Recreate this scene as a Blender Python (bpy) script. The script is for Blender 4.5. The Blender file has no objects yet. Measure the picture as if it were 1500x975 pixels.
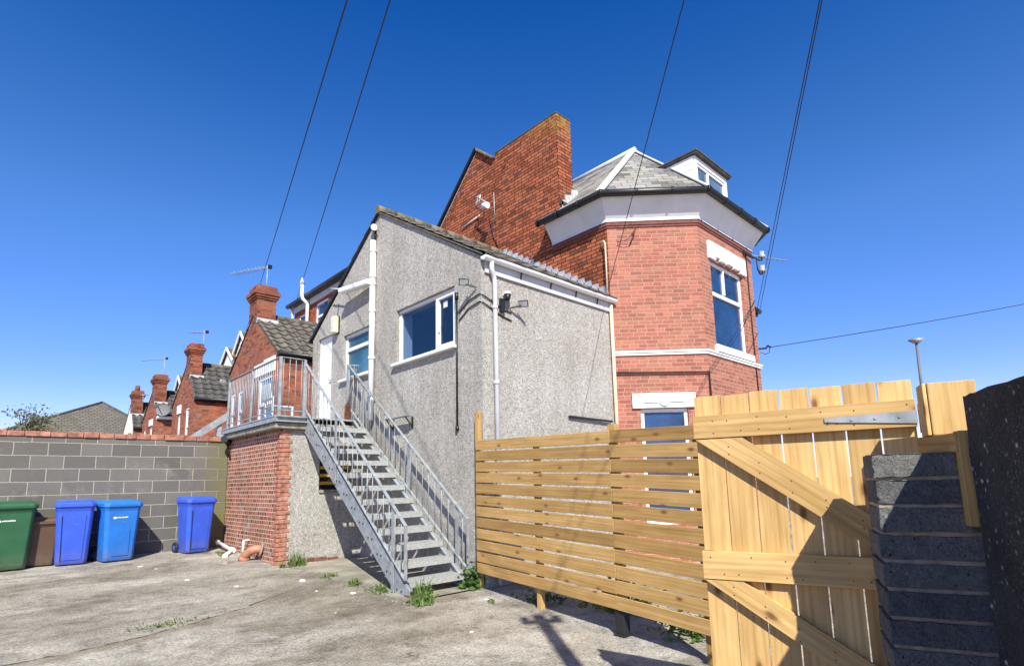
import bpy, math, random
from mathutils import Vector, Matrix
from mathutils.geometry import tessellate_polygon
random.seed(7)
R = math.radians
SC = bpy.context.scene
COL = SC.collection
V = Vector
X3, Y3, Z3 = V((1, 0, 0)), V((0, 1, 0)), V((0, 0, 1))


def gz(y):
    return 0.042 * (y - 12.45)


# ------------------------------------------------------------------ mesh builder
class MB:
    def __init__(s):
        s.v, s.f, s.uv, s.sm = [], [], [], []

    def face(s, pts, uv=None, smooth=False):
        pts = [V(p) for p in pts]
        if uv is None:
            n = V((0, 0, 0))
            for i in range(len(pts)):
                a, b = pts[i], pts[(i + 1) % len(pts)]
                n += V(((a.y - b.y) * (a.z + b.z), (a.z - b.z) * (a.x + b.x), (a.x - b.x) * (a.y + b.y)))
            if n.length < 1e-12:
                return
            n.normalize()
            if abs(n.z) > .95:
                uv = [(p.x, p.y) for p in pts]
            else:
                t = V((-n.y, n.x, 0)).normalized()
                w = n.cross(t)
                uv = [(p.dot(t), p.dot(w)) for p in pts]
        i0 = len(s.v)
        s.v += pts
        s.f.append(list(range(i0, i0 + len(pts))))
        s.uv.append(uv)
        s.sm.append(smooth)

    def bar(s, p0, p1, w, h, up=Z3, grain=True, ends=(0, 0)):
        """rectangular bar p0->p1, w sideways, h along up; uv u along the length"""
        p0, p1 = V(p0), V(p1)
        d = (p1 - p0)
        L = d.length
        d.normalize()
        up = V(up)
        side = d.cross(up).normalized()
        up2 = side.cross(d).normalized()
        o = random.uniform(0, 40)
        q = random.uniform(0, 40)
        cs = [(-w / 2, -h / 2), (w / 2, -h / 2), (w / 2, h / 2), (-w / 2, h / 2)]
        A = [p0 + side * a + up2 * b for a, b in cs]
        B = [p1 + side * a + up2 * b for a, b in cs]
        acc = 0
        for i in range(4):
            j = (i + 1) % 4
            e = (A[j] - A[i]).length
            uv = [(o, q + acc), (o, q + acc + e), (o + L, q + acc + e), (o + L, q + acc)] if grain else None
            s.face([A[i], A[j], B[j], B[i]][::-1], uv[::-1] if uv else None)
            acc += e
        s.face(A, [(o + a * .3, q + b) for a, b in cs] if grain else None)
        s.face(B[::-1], [(o + a * .3, q + b) for a, b in cs][::-1] if grain else None)

    def box(s, a, b):
        x0, y0, z0 = a
        x1, y1, z1 = b
        P = lambda i, j, k: V(((x0, x1)[i], (y0, y1)[j], (z0, z1)[k]))
        s.face([P(0, 0, 0), P(0, 0, 1), P(0, 1, 1), P(0, 1, 0)])
        s.face([P(1, 0, 0), P(1, 1, 0), P(1, 1, 1), P(1, 0, 1)])
        s.face([P(0, 0, 0), P(1, 0, 0), P(1, 0, 1), P(0, 0, 1)])
        s.face([P(0, 1, 0), P(0, 1, 1), P(1, 1, 1), P(1, 1, 0)])
        s.face([P(0, 0, 0), P(0, 1, 0), P(1, 1, 0), P(1, 0, 0)])
        s.face([P(0, 0, 1), P(1, 0, 1), P(1, 1, 1), P(0, 1, 1)])

    def fbox(s, fr, u0, u1, v0, v1, n0, n1):
        """box in a wall frame fr=(o,U,V,N)"""
        o, U, W, N = fr
        P = lambda a, b, c: o + U * a + W * b + N * c
        q = [[[P(a, b, c) for c in (n0, n1)] for b in (v0, v1)] for a in (u0, u1)]
        s.face([q[0][0][1], q[1][0][1], q[1][1][1], q[0][1][1]])
        s.face([q[0][0][0], q[0][1][0], q[1][1][0], q[1][0][0]])
        s.face([q[0][0][0], q[0][0][1], q[0][1][1], q[0][1][0]])
        s.face([q[1][0][0], q[1][1][0], q[1][1][1], q[1][0][1]])
        s.face([q[0][0][0], q[1][0][0], q[1][0][1], q[0][0][1]])
        s.face([q[0][1][0], q[0][1][1], q[1][1][1], q[1][1][0]])

    def tube(s, pts, r, n=8, cap=True):
        pts = [V(p) for p in pts]
        rs = r if isinstance(r, (list, tuple)) else [r] * len(pts)
        rings = []
        ref = None
        for i, p in enumerate(pts):
            a = pts[max(i - 1, 0)]
            b = pts[min(i + 1, len(pts) - 1)]
            d = (b - a).normalized()
            if ref is None:
                ref = d.orthogonal().normalized()
            ref = (ref - d * ref.dot(d)).normalized()
            q = d.cross(ref)
            rings.append([p + (ref * math.cos(2 * math.pi * k / n) + q * math.sin(2 * math.pi * k / n)) * rs[i] for k in range(n)])
        acc = 0
        for i in range(len(pts) - 1):
            L = (pts[i + 1] - pts[i]).length
            for k in range(n):
                j = (k + 1) % n
                s.face([rings[i][k], rings[i][j], rings[i + 1][j], rings[i + 1][k]],
                       [(k * .05, acc), (k * .05 + .05, acc), (k * .05 + .05, acc + L), (k * .05, acc + L)], True)
            acc += L
        if cap:
            s.face(rings[0][::-1])
            s.face(rings[-1])

    def prism(s, poly, ext):
        poly = [V(p) for p in poly]
        e = V(ext)
        n = len(poly)
        s.face(poly)
        s.face([p + e for p in poly][::-1])
        for i in range(n):
            j = (i + 1) % n
            s.face([poly[j], poly[i], poly[i] + e, poly[j] + e])

    def wall(s, fr, outer, holes=(), depth=.12):
        o, U, W, N = fr
        P = lambda q, d=0: o + U * q[0] + W * q[1] - N * d
        hs = [[(a, c), (b, c), (b, d), (a, d)] for a, b, c, d in holes]
        polys = [[V((q[0], q[1], 0)) for q in pl] for pl in [outer] + hs]
        flat = [q for pl in [outer] + hs for q in pl]
        for t in tessellate_polygon(polys):
            tri = [P(flat[i]) for i in t]
            nn = (tri[1] - tri[0]).cross(tri[2] - tri[0])
            if nn.length < 1e-9:
                continue
            if nn.dot(N) < 0:
                tri = tri[::-1]
            s.face(tri)
        for h in hs:
            for i in range(4):
                a, b = h[i], h[(i + 1) % 4]
                s.face([P(a), P(b), P(b, depth), P(a, depth)])

    def build(s, name, mat, parent=None, bevel=0, local=False):
        root = parent
        while root is not None and root.parent is not None:
            root = root.parent
        vs = s.v
        if root is not None and not local:
            T = Matrix.Translation(root.location) @ root.rotation_euler.to_matrix().to_4x4()
            Ti = T.inverted()
            vs = [Ti @ p for p in vs]
        me = bpy.data.meshes.new(name)
        me.from_pydata([tuple(p) for p in vs], [], s.f)
        ul = me.uv_layers.new(name='UVMap')
        k = 0
        for uvs in s.uv:
            for q in uvs:
                ul.data[k].uv = q
                k += 1
        for p, sm in zip(me.polygons, s.sm):
            p.use_smooth = sm
        me.materials.append(mat)
        ob = bpy.data.objects.new(name, me)
        COL.objects.link(ob)
        if parent is not None:
            ob.parent = parent
        if bevel or any(s.sm):
            import bmesh
            bm = bmesh.new()
            bm.from_mesh(me)
            bmesh.ops.remove_doubles(bm, verts=bm.verts, dist=1e-5)
            bm.to_mesh(me)
            bm.free()
        if bevel:
            md = ob.modifiers.new('bevel', 'BEVEL')
            md.width = bevel
            md.segments = 2
            md.limit_method = 'ANGLE'
            md.angle_limit = R(40)
        return ob


def tag(o, label=None, cat=None, group=None, kind=None):
    if label:
        o['label'] = label
    if cat:
        o['category'] = cat
    if group:
        o['group'] = group
    if kind:
        o['kind'] = kind
    return o


def thing(name, label, cat, loc, rot=0, group=None):
    o = bpy.data.objects.new(name, None)
    o.empty_display_size = .2
    COL.objects.link(o)
    o.location = loc
    o.rotation_euler = (0, 0, rot)
    return tag(o, label, cat, group)


# ------------------------------------------------------------------ materials
def mat(name):
    m = bpy.data.materials.new(name)
    m.use_nodes = True
    nt = m.node_tree
    b = nt.nodes['Principled BSDF']
    return m, nt, b


def N(nt, typ, **kw):
    n = nt.nodes.new(typ)
    for k, v in kw.items():
        if k.startswith('_'):
            setattr(n, k[1:], v)
        else:
            key = k.replace('__', ' ')
            if key.isdigit():
                n.inputs[int(key)].default_value = v
            else:
                n.inputs[key].default_value = v
    return n


def L(nt, a, b):
    nt.links.new(a, b)


def ramp(nt, src, stops, interp='LINEAR'):
    r = nt.nodes.new('ShaderNodeValToRGB')
    r.color_ramp.interpolation = interp
    el = r.color_ramp.elements
    while len(el) < len(stops):
        el.new(.5)
    for e, (p, c) in zip(el, stops):
        e.position = p
        e.color = (*c, 1) if len(c) == 3 else c
    L(nt, src, r.inputs[0])
    return r.outputs[0]


def mix(nt, fac, a, b, mode='MIX'):
    m = nt.nodes.new('ShaderNodeMix')
    m.data_type = 'RGBA'
    m.blend_type = mode
    for i, x in ((0, fac), (6, a), (7, b)):
        if hasattr(x, 'is_linked') or hasattr(x, 'links'):
            L(nt, x, m.inputs[i])
        elif isinstance(x, (int, float)):
            m.inputs[i].default_value = x
        else:
            m.inputs[i].default_value = (*x, 1)
    return m.outputs[2]


def noise(nt, vec, scale, detail=4, rough=.55, dist=0):
    n = N(nt, 'ShaderNodeTexNoise', Scale=scale, Detail=detail, Roughness=rough, Distortion=dist)
    if vec is not None:
        L(nt, vec, n.inputs['Vector'])
    return n.outputs['Fac']


def coords(nt, what):
    return nt.nodes.new('ShaderNodeTexCoord').outputs[what]


def mapping(nt, vec, scale=(1, 1, 1), loc=(0, 0, 0), rot=(0, 0, 0)):
    m = nt.nodes.new('ShaderNodeMapping')
    m.inputs['Scale'].default_value = scale
    m.inputs['Location'].default_value = loc
    m.inputs['Rotation'].default_value = rot
    L(nt, vec, m.inputs['Vector'])
    return m.outputs[0]


def bump(nt, b, h, strength=.5, dist=.01):
    n = N(nt, 'ShaderNodeBump', Strength=strength, Distance=dist)
    L(nt, h, n.inputs['Height'])
    L(nt, n.outputs[0], b.inputs['Normal'])


def plain(name, col, rough=.5, metal=0, var=.15, vs=6, bumps=0, spec=.5):
    m, nt, b = mat(name)
    o = coords(nt, 'Object')
    f = noise(nt, o, vs, 6, .6)
    c = ramp(nt, f, [(.3, [x * (1 - var) for x in col]), (.7, [min(1, x * (1 + var)) for x in col])])
    L(nt, c, b.inputs['Base Color'])
    b.inputs['Roughness'].default_value = rough
    b.inputs['Metallic'].default_value = metal
    b.inputs['Specular IOR Level'].default_value = spec
    if bumps:
        bump(nt, b, noise(nt, o, vs * 12, 4), bumps, .004)
    return m


def brick(name, c1, c2, mortar, bw=.225, rh=.075, ms=.01, stain=(.5, .45, .4), stain_amt=.5, pale=0, off=(0, 0),
          bstr=.7, third=None, rowdark=0, squash=1, mossx=None, freq=2, lichz=None):
    m, nt, b = mat(name)
    uv = mapping(nt, coords(nt, 'UV'), loc=(off[0], off[1], 0))
    ob = coords(nt, 'Object')
    # small wobble so courses are not ruler straight
    wob = N(nt, 'ShaderNodeTexNoise', Scale=7, Detail=3)
    L(nt, ob, wob.inputs['Vector'])
    sub = N(nt, 'ShaderNodeVectorMath', _operation='SUBTRACT')
    L(nt, wob.outputs['Color'], sub.inputs[0])
    sub.inputs[1].default_value = (.5, .5, .5)
    sc = N(nt, 'ShaderNodeVectorMath', _operation='SCALE')
    L(nt, sub.outputs[0], sc.inputs[0])
    sc.inputs['Scale'].default_value = .012
    add = N(nt, 'ShaderNodeVectorMath', _operation='ADD')
    L(nt, uv, add.inputs[0])
    L(nt, sc.outputs[0], add.inputs[1])
    t = nt.nodes.new('ShaderNodeTexBrick')
    t.offset = .5
    t.offset_frequency = freq
    t.squash = squash
    t.squash_frequency = 4
    L(nt, add.outputs[0], t.inputs['Vector'])
    t.inputs['Color1'].default_value = (0, 0, 0, 1)
    t.inputs['Color2'].default_value = (1, 1, 1, 1)
    t.inputs['Mortar'].default_value = (.5, .5, .5, 1)
    t.inputs['Scale'].default_value = 1
    t.inputs['Mortar Size'].default_value = ms / 2
    t.inputs['Mortar Smooth'].default_value = .25
    t.inputs['Bias'].default_value = 0
    t.inputs['Brick Width'].default_value = bw
    t.inputs['Row Height'].default_value = rh
    stops = [(0, c1), (.55, c2), (.8, [x * 1.12 for x in c2])]
    if third:
        stops = [(0, third), (.12, c1), (.6, c2), (.9, [x * 1.15 for x in c2])]
    bc = ramp(nt, t.outputs['Color'], stops)
    fine = noise(nt, ob, 60, 5, .65)
    bc = mix(nt, .55, bc, ramp(nt, fine, [(.25, (.45, .45, .45)), (.75, (1.35, 1.35, 1.35))]), 'MULTIPLY')
    mo = mix(nt, .5, mortar, ramp(nt, noise(nt, ob, 25, 4), [(.3, (.55, .55, .55)), (.7, (1.2, 1.2, 1.2))]), 'MULTIPLY')
    c = mix(nt, t.outputs['Fac'], bc, mo)
    big = noise(nt, ob, 1.1, 6, .62)
    sf = ramp(nt, big, [(.42, (0, 0, 0)), (.68, (stain_amt,) * 3)])
    c = mix(nt, sf, c, mix(nt, 1, c, stain, 'MULTIPLY'))
    if pale:
        pf = ramp(nt, noise(nt, ob, 2.3, 7, .7), [(.56, (0, 0, 0)), (.75, (pale,) * 3)])
        c = mix(nt, pf, c, (.55, .5, .43))
    if lichz:
        sz = nt.nodes.new('ShaderNodeSeparateXYZ')
        L(nt, nt.nodes.new('ShaderNodeNewGeometry').outputs['Position'], sz.inputs[0])
        mz = nt.nodes.new('ShaderNodeMapRange')
        mz.inputs[1].default_value, mz.inputs[2].default_value = lichz
        L(nt, sz.outputs[2], mz.inputs[0])
        my = nt.nodes.new('ShaderNodeMapRange')
        my.inputs[1].default_value, my.inputs[2].default_value = 8.2, 7.25
        L(nt, sz.outputs[1], my.inputs[0])
        m1 = mix(nt, 1, mz.outputs[0], my.outputs[0], 'MULTIPLY')
        m1 = mix(nt, 1, m1, ramp(nt, noise(nt, ob, 6, 5, .7), [(.42, (0, 0, 0)), (.58, (.85,) * 3)]), 'MULTIPLY')
        c = mix(nt, m1, c, (.36, .23, .045))
    if mossx:
        sx = nt.nodes.new('ShaderNodeSeparateXYZ')
        L(nt, nt.nodes.new('ShaderNodeNewGeometry').outputs['Position'], sx.inputs[0])
        mr = nt.nodes.new('ShaderNodeMapRange')
        mr.inputs[1].default_value, mr.inputs[2].default_value = mossx
        L(nt, sx.outputs[0], mr.inputs[0])
        mul = N(nt, 'ShaderNodeMath', _operation='MULTIPLY')
        L(nt, mr.outputs[0], mul.inputs[0])
        L(nt, ramp(nt, noise(nt, ob, 2.5, 5), [(.3, (.35,) * 3), (.6, (.85,) * 3)]), mul.inputs[1])
        c = mix(nt, mul.outputs[0], c, (.16, .15, .055))
    L(nt, c, b.inputs['Base Color'])
    b.inputs['Roughness'].default_value = .88
    b.inputs['Specular IOR Level'].default_value = .25
    inv = N(nt, 'ShaderNodeMath', _operation='MULTIPLY_ADD')
    L(nt, t.outputs['Fac'], inv.inputs[0])
    inv.inputs[1].default_value = -1
    L(nt, fine, inv.inputs[2])
    bump(nt, b, inv.outputs[0], bstr, .012)
    return m


def pebble(name, stops, scale=62, tint=(1, 1, 1), bstr=1.0):
    m, nt, b = mat(name)
    ob = coords(nt, 'Object')
    w = mix(nt, .03, ob, N(nt, 'ShaderNodeTexNoise', Scale=30).outputs['Color'], 'ADD')
    v = N(nt, 'ShaderNodeTexVoronoi', Scale=scale, Randomness=1)
    L(nt, w, v.inputs['Vector'])
    sep = nt.nodes.new('ShaderNodeSeparateColor')
    L(nt, v.outputs['Color'], sep.inputs[0])
    c = ramp(nt, sep.outputs[0], stops, 'CONSTANT')
    big = ramp(nt, noise(nt, ob, .9, 6, .6), [(.3, (.82, .80, .76)), (.65, (1.05, 1.05, 1.05))])
    c = mix(nt, 1, c, big, 'MULTIPLY')
    mid = ramp(nt, noise(nt, ob, 14, 4, .7), [(.35, (.8, .8, .8)), (.65, (1.1, 1.1, 1.1))])
    c = mix(nt, 1, c, mid, 'MULTIPLY')
    st = mapping(nt, ob, scale=(3, 3, .25))
    run = ramp(nt, noise(nt, st, 1.6, 6, .65), [(.3, (.84, .825, .80)), (.55, (1, 1, 1))])
    c = mix(nt, .8, c, run, 'MULTIPLY')
    L(nt, c, b.inputs['Base Color'])
    b.inputs['Roughness'].default_value = .9
    b.inputs['Specular IOR Level'].default_value = .2
    inv = N(nt, 'ShaderNodeMath', _operation='MULTIPLY')
    L(nt, v.outputs['Distance'], inv.inputs[0])
    inv.inputs[1].default_value = -1
    bump(nt, b, inv.outputs[0], bstr, .014)
    return m


def wood(name, a, bb, knot=(.20, .09, .03), gs=(1.2, 26), rough=.7):
    m, nt, b = mat(name)
    uv = coords(nt, 'UV')
    oi = nt.nodes.new('ShaderNodeObjectInfo')
    g = mapping(nt, uv, scale=(gs[0], gs[1], 1))
    wv = noise(nt, g, 1.3, 8, .62, .5)
    c = ramp(nt, wv, [(.22, bb), (.46, [x * .42 + y * .58 for x, y in zip(bb, a)]), (.6, a), (.8, [min(1, x * 1.07) for x in a])])
    g2 = mapping(nt, uv, scale=(gs[0] * .5, gs[1] * 4, 1))
    c = mix(nt, .35, c, ramp(nt, noise(nt, g2, 1, 3), [(.3, (.8, .75, .68)), (.6, (1.06, 1.06, 1.06))]), 'MULTIPLY')
    # per board tone
    tone = ramp(nt, oi.outputs['Random'], [(0, (.74, .70, .62)), (.5, (1, .97, .92)), (1, (1.14, 1.14, 1.12))])
    c = mix(nt, 1, c, tone, 'MULTIPLY')
    patch = ramp(nt, noise(nt, mapping(nt, uv, scale=(1.3, 3, 1)), 2, 5, .6), [(.35, (.84, .80, .72)), (.65, (1.05, 1.05, 1.05))])
    c = mix(nt, .8, c, patch, 'MULTIPLY')
    wb = N(nt, 'ShaderNodeTexWave', Scale=9, Distortion=5, Detail=3)
    wb.bands_direction = 'Y'
    wb.inputs['Detail Scale'].default_value = 1.2
    L(nt, mapping(nt, uv, scale=(.10, 1, 1)), wb.inputs['Vector'])
    c = mix(nt, .33, c, ramp(nt, wb.outputs['Fac'], [(.05, (.72, .64, .52)), (.35, (.98, .97, .95)), (1, (1.04, 1.04, 1.04))]), 'MULTIPLY')
    k = N(nt, 'ShaderNodeTexVoronoi', Scale=1, Randomness=1)
    k.voronoi_dimensions = '2D'
    kw = mix(nt, .04, mapping(nt, uv, scale=(2.2, 4.6, 1)), N(nt, 'ShaderNodeTexNoise', Scale=12).outputs['Color'], 'ADD')
    L(nt, kw, k.inputs['Vector'])
    kd = ramp(nt, k.outputs['Distance'], [(.03, (1, 1, 1)), (.06, (.75,) * 3), (.085, (.30,) * 3), (.14, (0, 0, 0))])
    ks = nt.nodes.new('ShaderNodeSeparateColor')
    L(nt, k.outputs['Color'], ks.inputs[0])
    sel = N(nt, 'ShaderNodeMath', _operation='GREATER_THAN')
    L(nt, ks.outputs[0], sel.inputs[0])
    sel.inputs[1].default_value = .4
    kf = N(nt, 'ShaderNodeMath', _operation='MULTIPLY')
    L(nt, kd, kf.inputs[0])
    L(nt, sel.outputs[0], kf.inputs[1])
    c = mix(nt, kf.outputs[0], c, knot)
    L(nt, c, b.inputs['Base Color'])
    b.inputs['Roughness'].default_value = rough
    b.inputs['Specular IOR Level'].default_value = .3
    bump(nt, b, wv, .25, .004)
    return m


def glass(name, col=(.015, .05, .13), rough=.03, blot=True):
    m, nt, b = mat(name)
    ob = coords(nt, 'Object')
    f = noise(nt, ob, 1.3, 3)
    L(nt, ramp(nt, f, [(.35, [x * .6 for x in col]), (.7, [x * 1.5 for x in col])]), b.inputs['Base Color'])
    b.inputs['Roughness'].default_value = rough
    b.inputs['Specular IOR Level'].default_value = .6
    bump(nt, b, noise(nt, ob, 1.2, 1), .03, .02)
    return m


def room_glass():
    m, nt, b = mat('window_glass_clear')
    b.inputs['Base Color'].default_value = (.02, .06, .15, 1)
    b.inputs['Roughness'].default_value = .03
    b.inputs['Specular IOR Level'].default_value = .7
    tr = N(nt, 'ShaderNodeBsdfTransparent')
    tr.inputs[0].default_value = (.75, .85, .95, 1)
    ms = nt.nodes.new('ShaderNodeMixShader')
    ms.inputs[0].default_value = .74
    L(nt, b.outputs[0], ms.inputs[1])
    L(nt, tr.outputs[0], ms.inputs[2])
    L(nt, ms.outputs[0], nt.nodes['Material Output'].inputs[0])
    return m


def foliage(name, c1, c2):
    m, nt, b = mat(name)
    ob = coords(nt, 'Object')
    f = noise(nt, ob, 9, 3)
    c = ramp(nt, f, [(.3, c1), (.7, c2)])
    L(nt, c, b.inputs['Base Color'])
    b.inputs['Roughness'].default_value = .6
    tr = N(nt, 'ShaderNodeBsdfTranslucent')
    L(nt, c, tr.inputs[0])
    ms = nt.nodes.new('ShaderNodeMixShader')
    ms.inputs[0].default_value = .3
    L(nt, b.outputs[0], ms.inputs[1])
    L(nt, tr.outputs[0], ms.inputs[2])
    L(nt, ms.outputs[0], nt.nodes['Material Output'].inputs[0])
    return m


def concrete_ground():
    m, nt, b = mat('yard_concrete')
    ob = coords(nt, 'Object')
    st = mapping(nt, ob, scale=(.8, 1.5, 1), rot=(0, 0, R(-14)))
    a = noise(nt, st, .8, 10, .70, .3)
    c = ramp(nt, a, [(.30, (.16, .142, .118)), (.44, (.26, .238, .205)), (.56, (.35, .325, .288)), (.72, (.45, .425, .385))])
    p = noise(nt, ob, 4.2, 9, .75)
    c = mix(nt, .85, c, ramp(nt, p, [(.30, (.50, .47, .43)), (.48, (.98, .97, .95)), (.72, (1.3, 1.28, 1.25))]), 'MULTIPLY')
    sp = noise(nt, ob, 48, 4, .8)
    c = mix(nt, .85, c, ramp(nt, sp, [(.32, (.25, .24, .23)), (.47, (1, 1, 1)), (.66, (1.75, 1.72, 1.68))]), 'MULTIPLY')
    lg = noise(nt, mapping(nt, ob, loc=(2.3, 1.2, 0)), .42, 6, .65)
    c = mix(nt, .9, c, ramp(nt, lg, [(.36, (.68, .64, .57)), (.52, (.98, .965, .94)), (.66, (1.13, 1.12, 1.10))]), 'MULTIPLY')
    # pale lime spills
    w = noise(nt, mapping(nt, ob, scale=(1, 2, 1), rot=(0, 0, R(-10))), 1.5, 9, .78, .6)
    c = mix(nt, ramp(nt, w, [(.60, (0, 0, 0)), (.70, (.7,) * 3)]), c, (.62, .60, .565))
    # mossy dark stain and worn pits
    w2 = noise(nt, mapping(nt, ob, loc=(9, 4, 0)), 1.3, 9, .72)
    c = mix(nt, ramp(nt, w2, [(.55, (0, 0, 0)), (.68, (.75,) * 3)]), c, (.125, .10, .068))
    pit = noise(nt, mapping(nt, ob, loc=(3, 7, 0), scale=(1, 1.7, 1)), 11, 6, .8)
    zone = ramp(nt, noise(nt, mapping(nt, ob, loc=(5, 1, 0)), 1.0, 3), [(.5, (0, 0, 0)), (.62, (1, 1, 1))])
    pf = mix(nt, 1, ramp(nt, pit, [(.56, (0, 0, 0)), (.63, (.85,) * 3)]), zone, 'MULTIPLY')
    c = mix(nt, pf, c, (.06, .05, .038))
    # slab joint running across the yard: brown silt band with a broken dark crack
    sep = nt.nodes.new('ShaderNodeSeparateXYZ')
    L(nt, ob, sep.inputs[0])
    def mth(op, x, y):
        n = nt.nodes.new('ShaderNodeMath')
        n.operation = op
        for i, q in enumerate((x, y)):
            if hasattr(q, 'links'):
                L(nt, q, n.inputs[i])
            else:
                n.inputs[i].default_value = q
        return n.outputs[0]
    xx = mth('MULTIPLY', sep.outputs[0], sep.outputs[0])
    yl = mth('ADD', mth('MULTIPLY', xx, .128), 6.46)
    wob = mth('MULTIPLY', mth('SUBTRACT', noise(nt, ob, 3, 5, .6), .5), .22)
    d = mth('ADD', mth('SUBTRACT', sep.outputs[1], yl), wob)
    lim = ramp(nt, mth('MULTIPLY', sep.outputs[0], .1), [(.0, (0, 0, 0)), (.01, (1, 1, 1)), (.27, (1, 1, 1)), (.33, (0, 0, 0))])
    band = ramp(nt, mth('ADD', mth('MULTIPLY', d, 1.6), .5), [(.12, (0, 0, 0)), (.32, (.75,) * 3), (.5, (.8,) * 3), (.53, (0, 0, 0))])
    c = mix(nt, mix(nt, 1, mix(nt, 1, band, lim, 'MULTIPLY'), ramp(nt, p, [(.3, (1, 1, 1)), (.6, (.45,) * 3)]), 'MULTIPLY'), c, (.20, .15, .095))
    crack = ramp(nt, mth('ABSOLUTE', d, 0), [(.008, (1, 1, 1)), (.02, (0, 0, 0))])
    c = mix(nt, mix(nt, 1, mix(nt, 1, crack, lim, 'MULTIPLY'), ramp(nt, noise(nt, ob, 5, 3), [(.42, (0, 0, 0)), (.52, (1, 1, 1))]), 'MULTIPLY'), c, (.03, .03, .02))
    L(nt, c, b.inputs['Base Color'])
    b.inputs['Roughness'].default_value = .93
    b.inputs['Specular IOR Level'].default_value = .2
    ad = N(nt, 'ShaderNodeMath', _operation='ADD')
    L(nt, p, ad.inputs[0])
    L(nt, sp, ad.inputs[1])
    bump(nt, b, ad.outputs[0], .6, .02)
    return m


M = {}
M['ground'] = concrete_ground()
M['cinder'] = brick('cinder_block', (.128, .120, .108), (.160, .150, .135), (.42, .37, .31), .4506, .2256, .017,
                    stain=(.75, .72, .66), stain_amt=.5, pale=.3, bstr=1, mossx=(3.0, 3.5), off=(0, 0))
M['coping'] = plain('red_coping_brick', (.34, .145, .095), .9, 0, .6, 8, .6)
M['brick_old'] = brick('outhouse_brick', (.26, .085, .05), (.40, .135, .075), (.66, .56, .45), .115, .075, .017,
                       stain=(.55, .5, .48), stain_amt=.6, pale=.75, squash=1.7, third=(.15, .06, .045), bstr=1)
M['quoin'] = plain('quoin_brick', (.37, .155, .10), .9, 0, .6, 11, .6)
M['brick_main'] = brick('gable_brick', (.26, .07, .03), (.43, .125, .055), (.035, .02, .014), .225, .0765, .017,  # joint colour near black: shade of the recessed joints painted in
                        stain=(.5, .42, .4), stain_amt=.5, third=(.14, .06, .05), bstr=1.2, squash=.6, pale=.18, lichz=(8.5, 9.05))
M['brick_bay'] = brick('facing_brick', (.315, .115, .08), (.385, .145, .10), (.47, .34, .24), .225, .075, .0115,
                       stain=(.85, .8, .78), stain_amt=.6, bstr=.6, third=(.285, .105, .078), squash=.75, pale=.06)
M['brick_dark'] = plain('corbel_brick', (.17, .06, .045), .9, 0, .35, 12, .4)
M['brick_terrace'] = brick('terrace_brick', (.25, .075, .042), (.36, .115, .06), (.24, .17, .13), .225, .075, .012,
                           stain=(.6, .52, .5), stain_amt=.6, third=(.14, .055, .04), pale=.25, bstr=.8)
M['brick_chimney'] = brick('chimney_brick', (.22, .07, .04), (.34, .11, .06), (.18, .13, .1), .225, .075, .012,
                           stain=(.45, .4, .38), stain_amt=.8, third=(.10, .045, .035), bstr=.9)
M['pebble'] = pebble('pebbledash', [(0, (.11, .105, .10)), (.05, (.34, .32, .29)), (.22, (.52, .485, .445)), (.58, (.62, .59, .54)), (.88, (.80, .77, .72))], 105)
M['pebble_pale'] = pebble('pale_pebbledash', [(0, (.16, .15, .14)), (.05, (.36, .335, .305)), (.25, (.53, .50, .455)), (.6, (.62, .59, .54)), (.88, (.76, .735, .685))], 108)
M['render_white'] = plain('cream_render', (.75, .72, .62), .85, 0, .1, 5)
M['white'] = plain('white_upvc', (.80, .81, .82), .35, 0, .05, 3)
M['white_paint'] = plain('white_painted_stone', (.80, .79, .76), .6, 0, .08, 6, .15)
M['cove'] = plain('cove_white', (.62, .64, .67), .6, 0, .08, 3)
M['fascia'] = plain('grey_white_fascia', (.50, .51, .52), .5, 0, .12, 4)
M['black'] = plain('black_plastic', (.012, .013, .014), .4, 0, .2, 6)
M['dark'] = plain('dark_void', (.012, .012, .013), .9, 0, .2, 6)
M['tile'] = plain('concrete_tile', (.115, .10, .082), .9, 0, .55, 5, .4)
M['tile_moss'] = plain('mossy_tile', (.15, .125, .075), .9, 0, .5, 7, .5)
M['tile_dark'] = plain('dark_tile', (.072, .068, .062), .9, 0, .5, 5, .4)
M['tile_far'] = brick('far_plain_tile', (.14, .125, .102), (.165, .148, .122), (.10, .09, .075), .30, .18, .06,
                      stain=(.7, .68, .62), stain_amt=.5, bstr=1)
M['slate'] = brick('slate', (.17, .17, .165), (.30, .285, .26), (.05, .05, .05), .30, .20, .012,
                   stain=(.75, .68, .55), stain_amt=.8, third=(.11, .11, .115), bstr=1)
M['lead'] = plain('lead_sheet', (.42, .44, .47), .45, .3, .25, 5)
M['lead_pale'] = plain('pale_lead_hip', (.50, .51, .51), .6, 0, .15, 5)
M['galv'] = plain('galvanised_steel', (.31, .33, .345), .55, .25, .3, 9)
M['galv_tread'] = plain('galvanised_tread', (.38, .385, .37), .6, .2, .3, 40, .6)
M['rust'] = plain('rust', (.16, .06, .03), .9, 0, .5, 12, .4)
M['pipe_white'] = plain('white_pipe', (.80, .80, .79), .35, 0, .06, 5)
M['pipe_grey'] = plain('pale_grey_pipe', (.60, .62, .62), .4, 0, .08, 5)
M['pipe_cream'] = plain('cream_pipe', (.62, .52, .36), .5, 0, .12, 5)
M['cream'] = plain('yellowed_plastic', (.72, .67, .44), .4, 0, .12, 6)
M['clay'] = plain('clay_pipe', (.38, .17, .095), .6, 0, .25, 8)
M['slab'] = plain('mossy_concrete', (.24, .225, .17), .95, 0, .5, 9, .6)
M['glass'] = glass('window_glass')
M['glass_room'] = room_glass()
M['plaster'] = plain('room_plaster', (.20, .24, .32), .9, 0, .1, 3)
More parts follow.
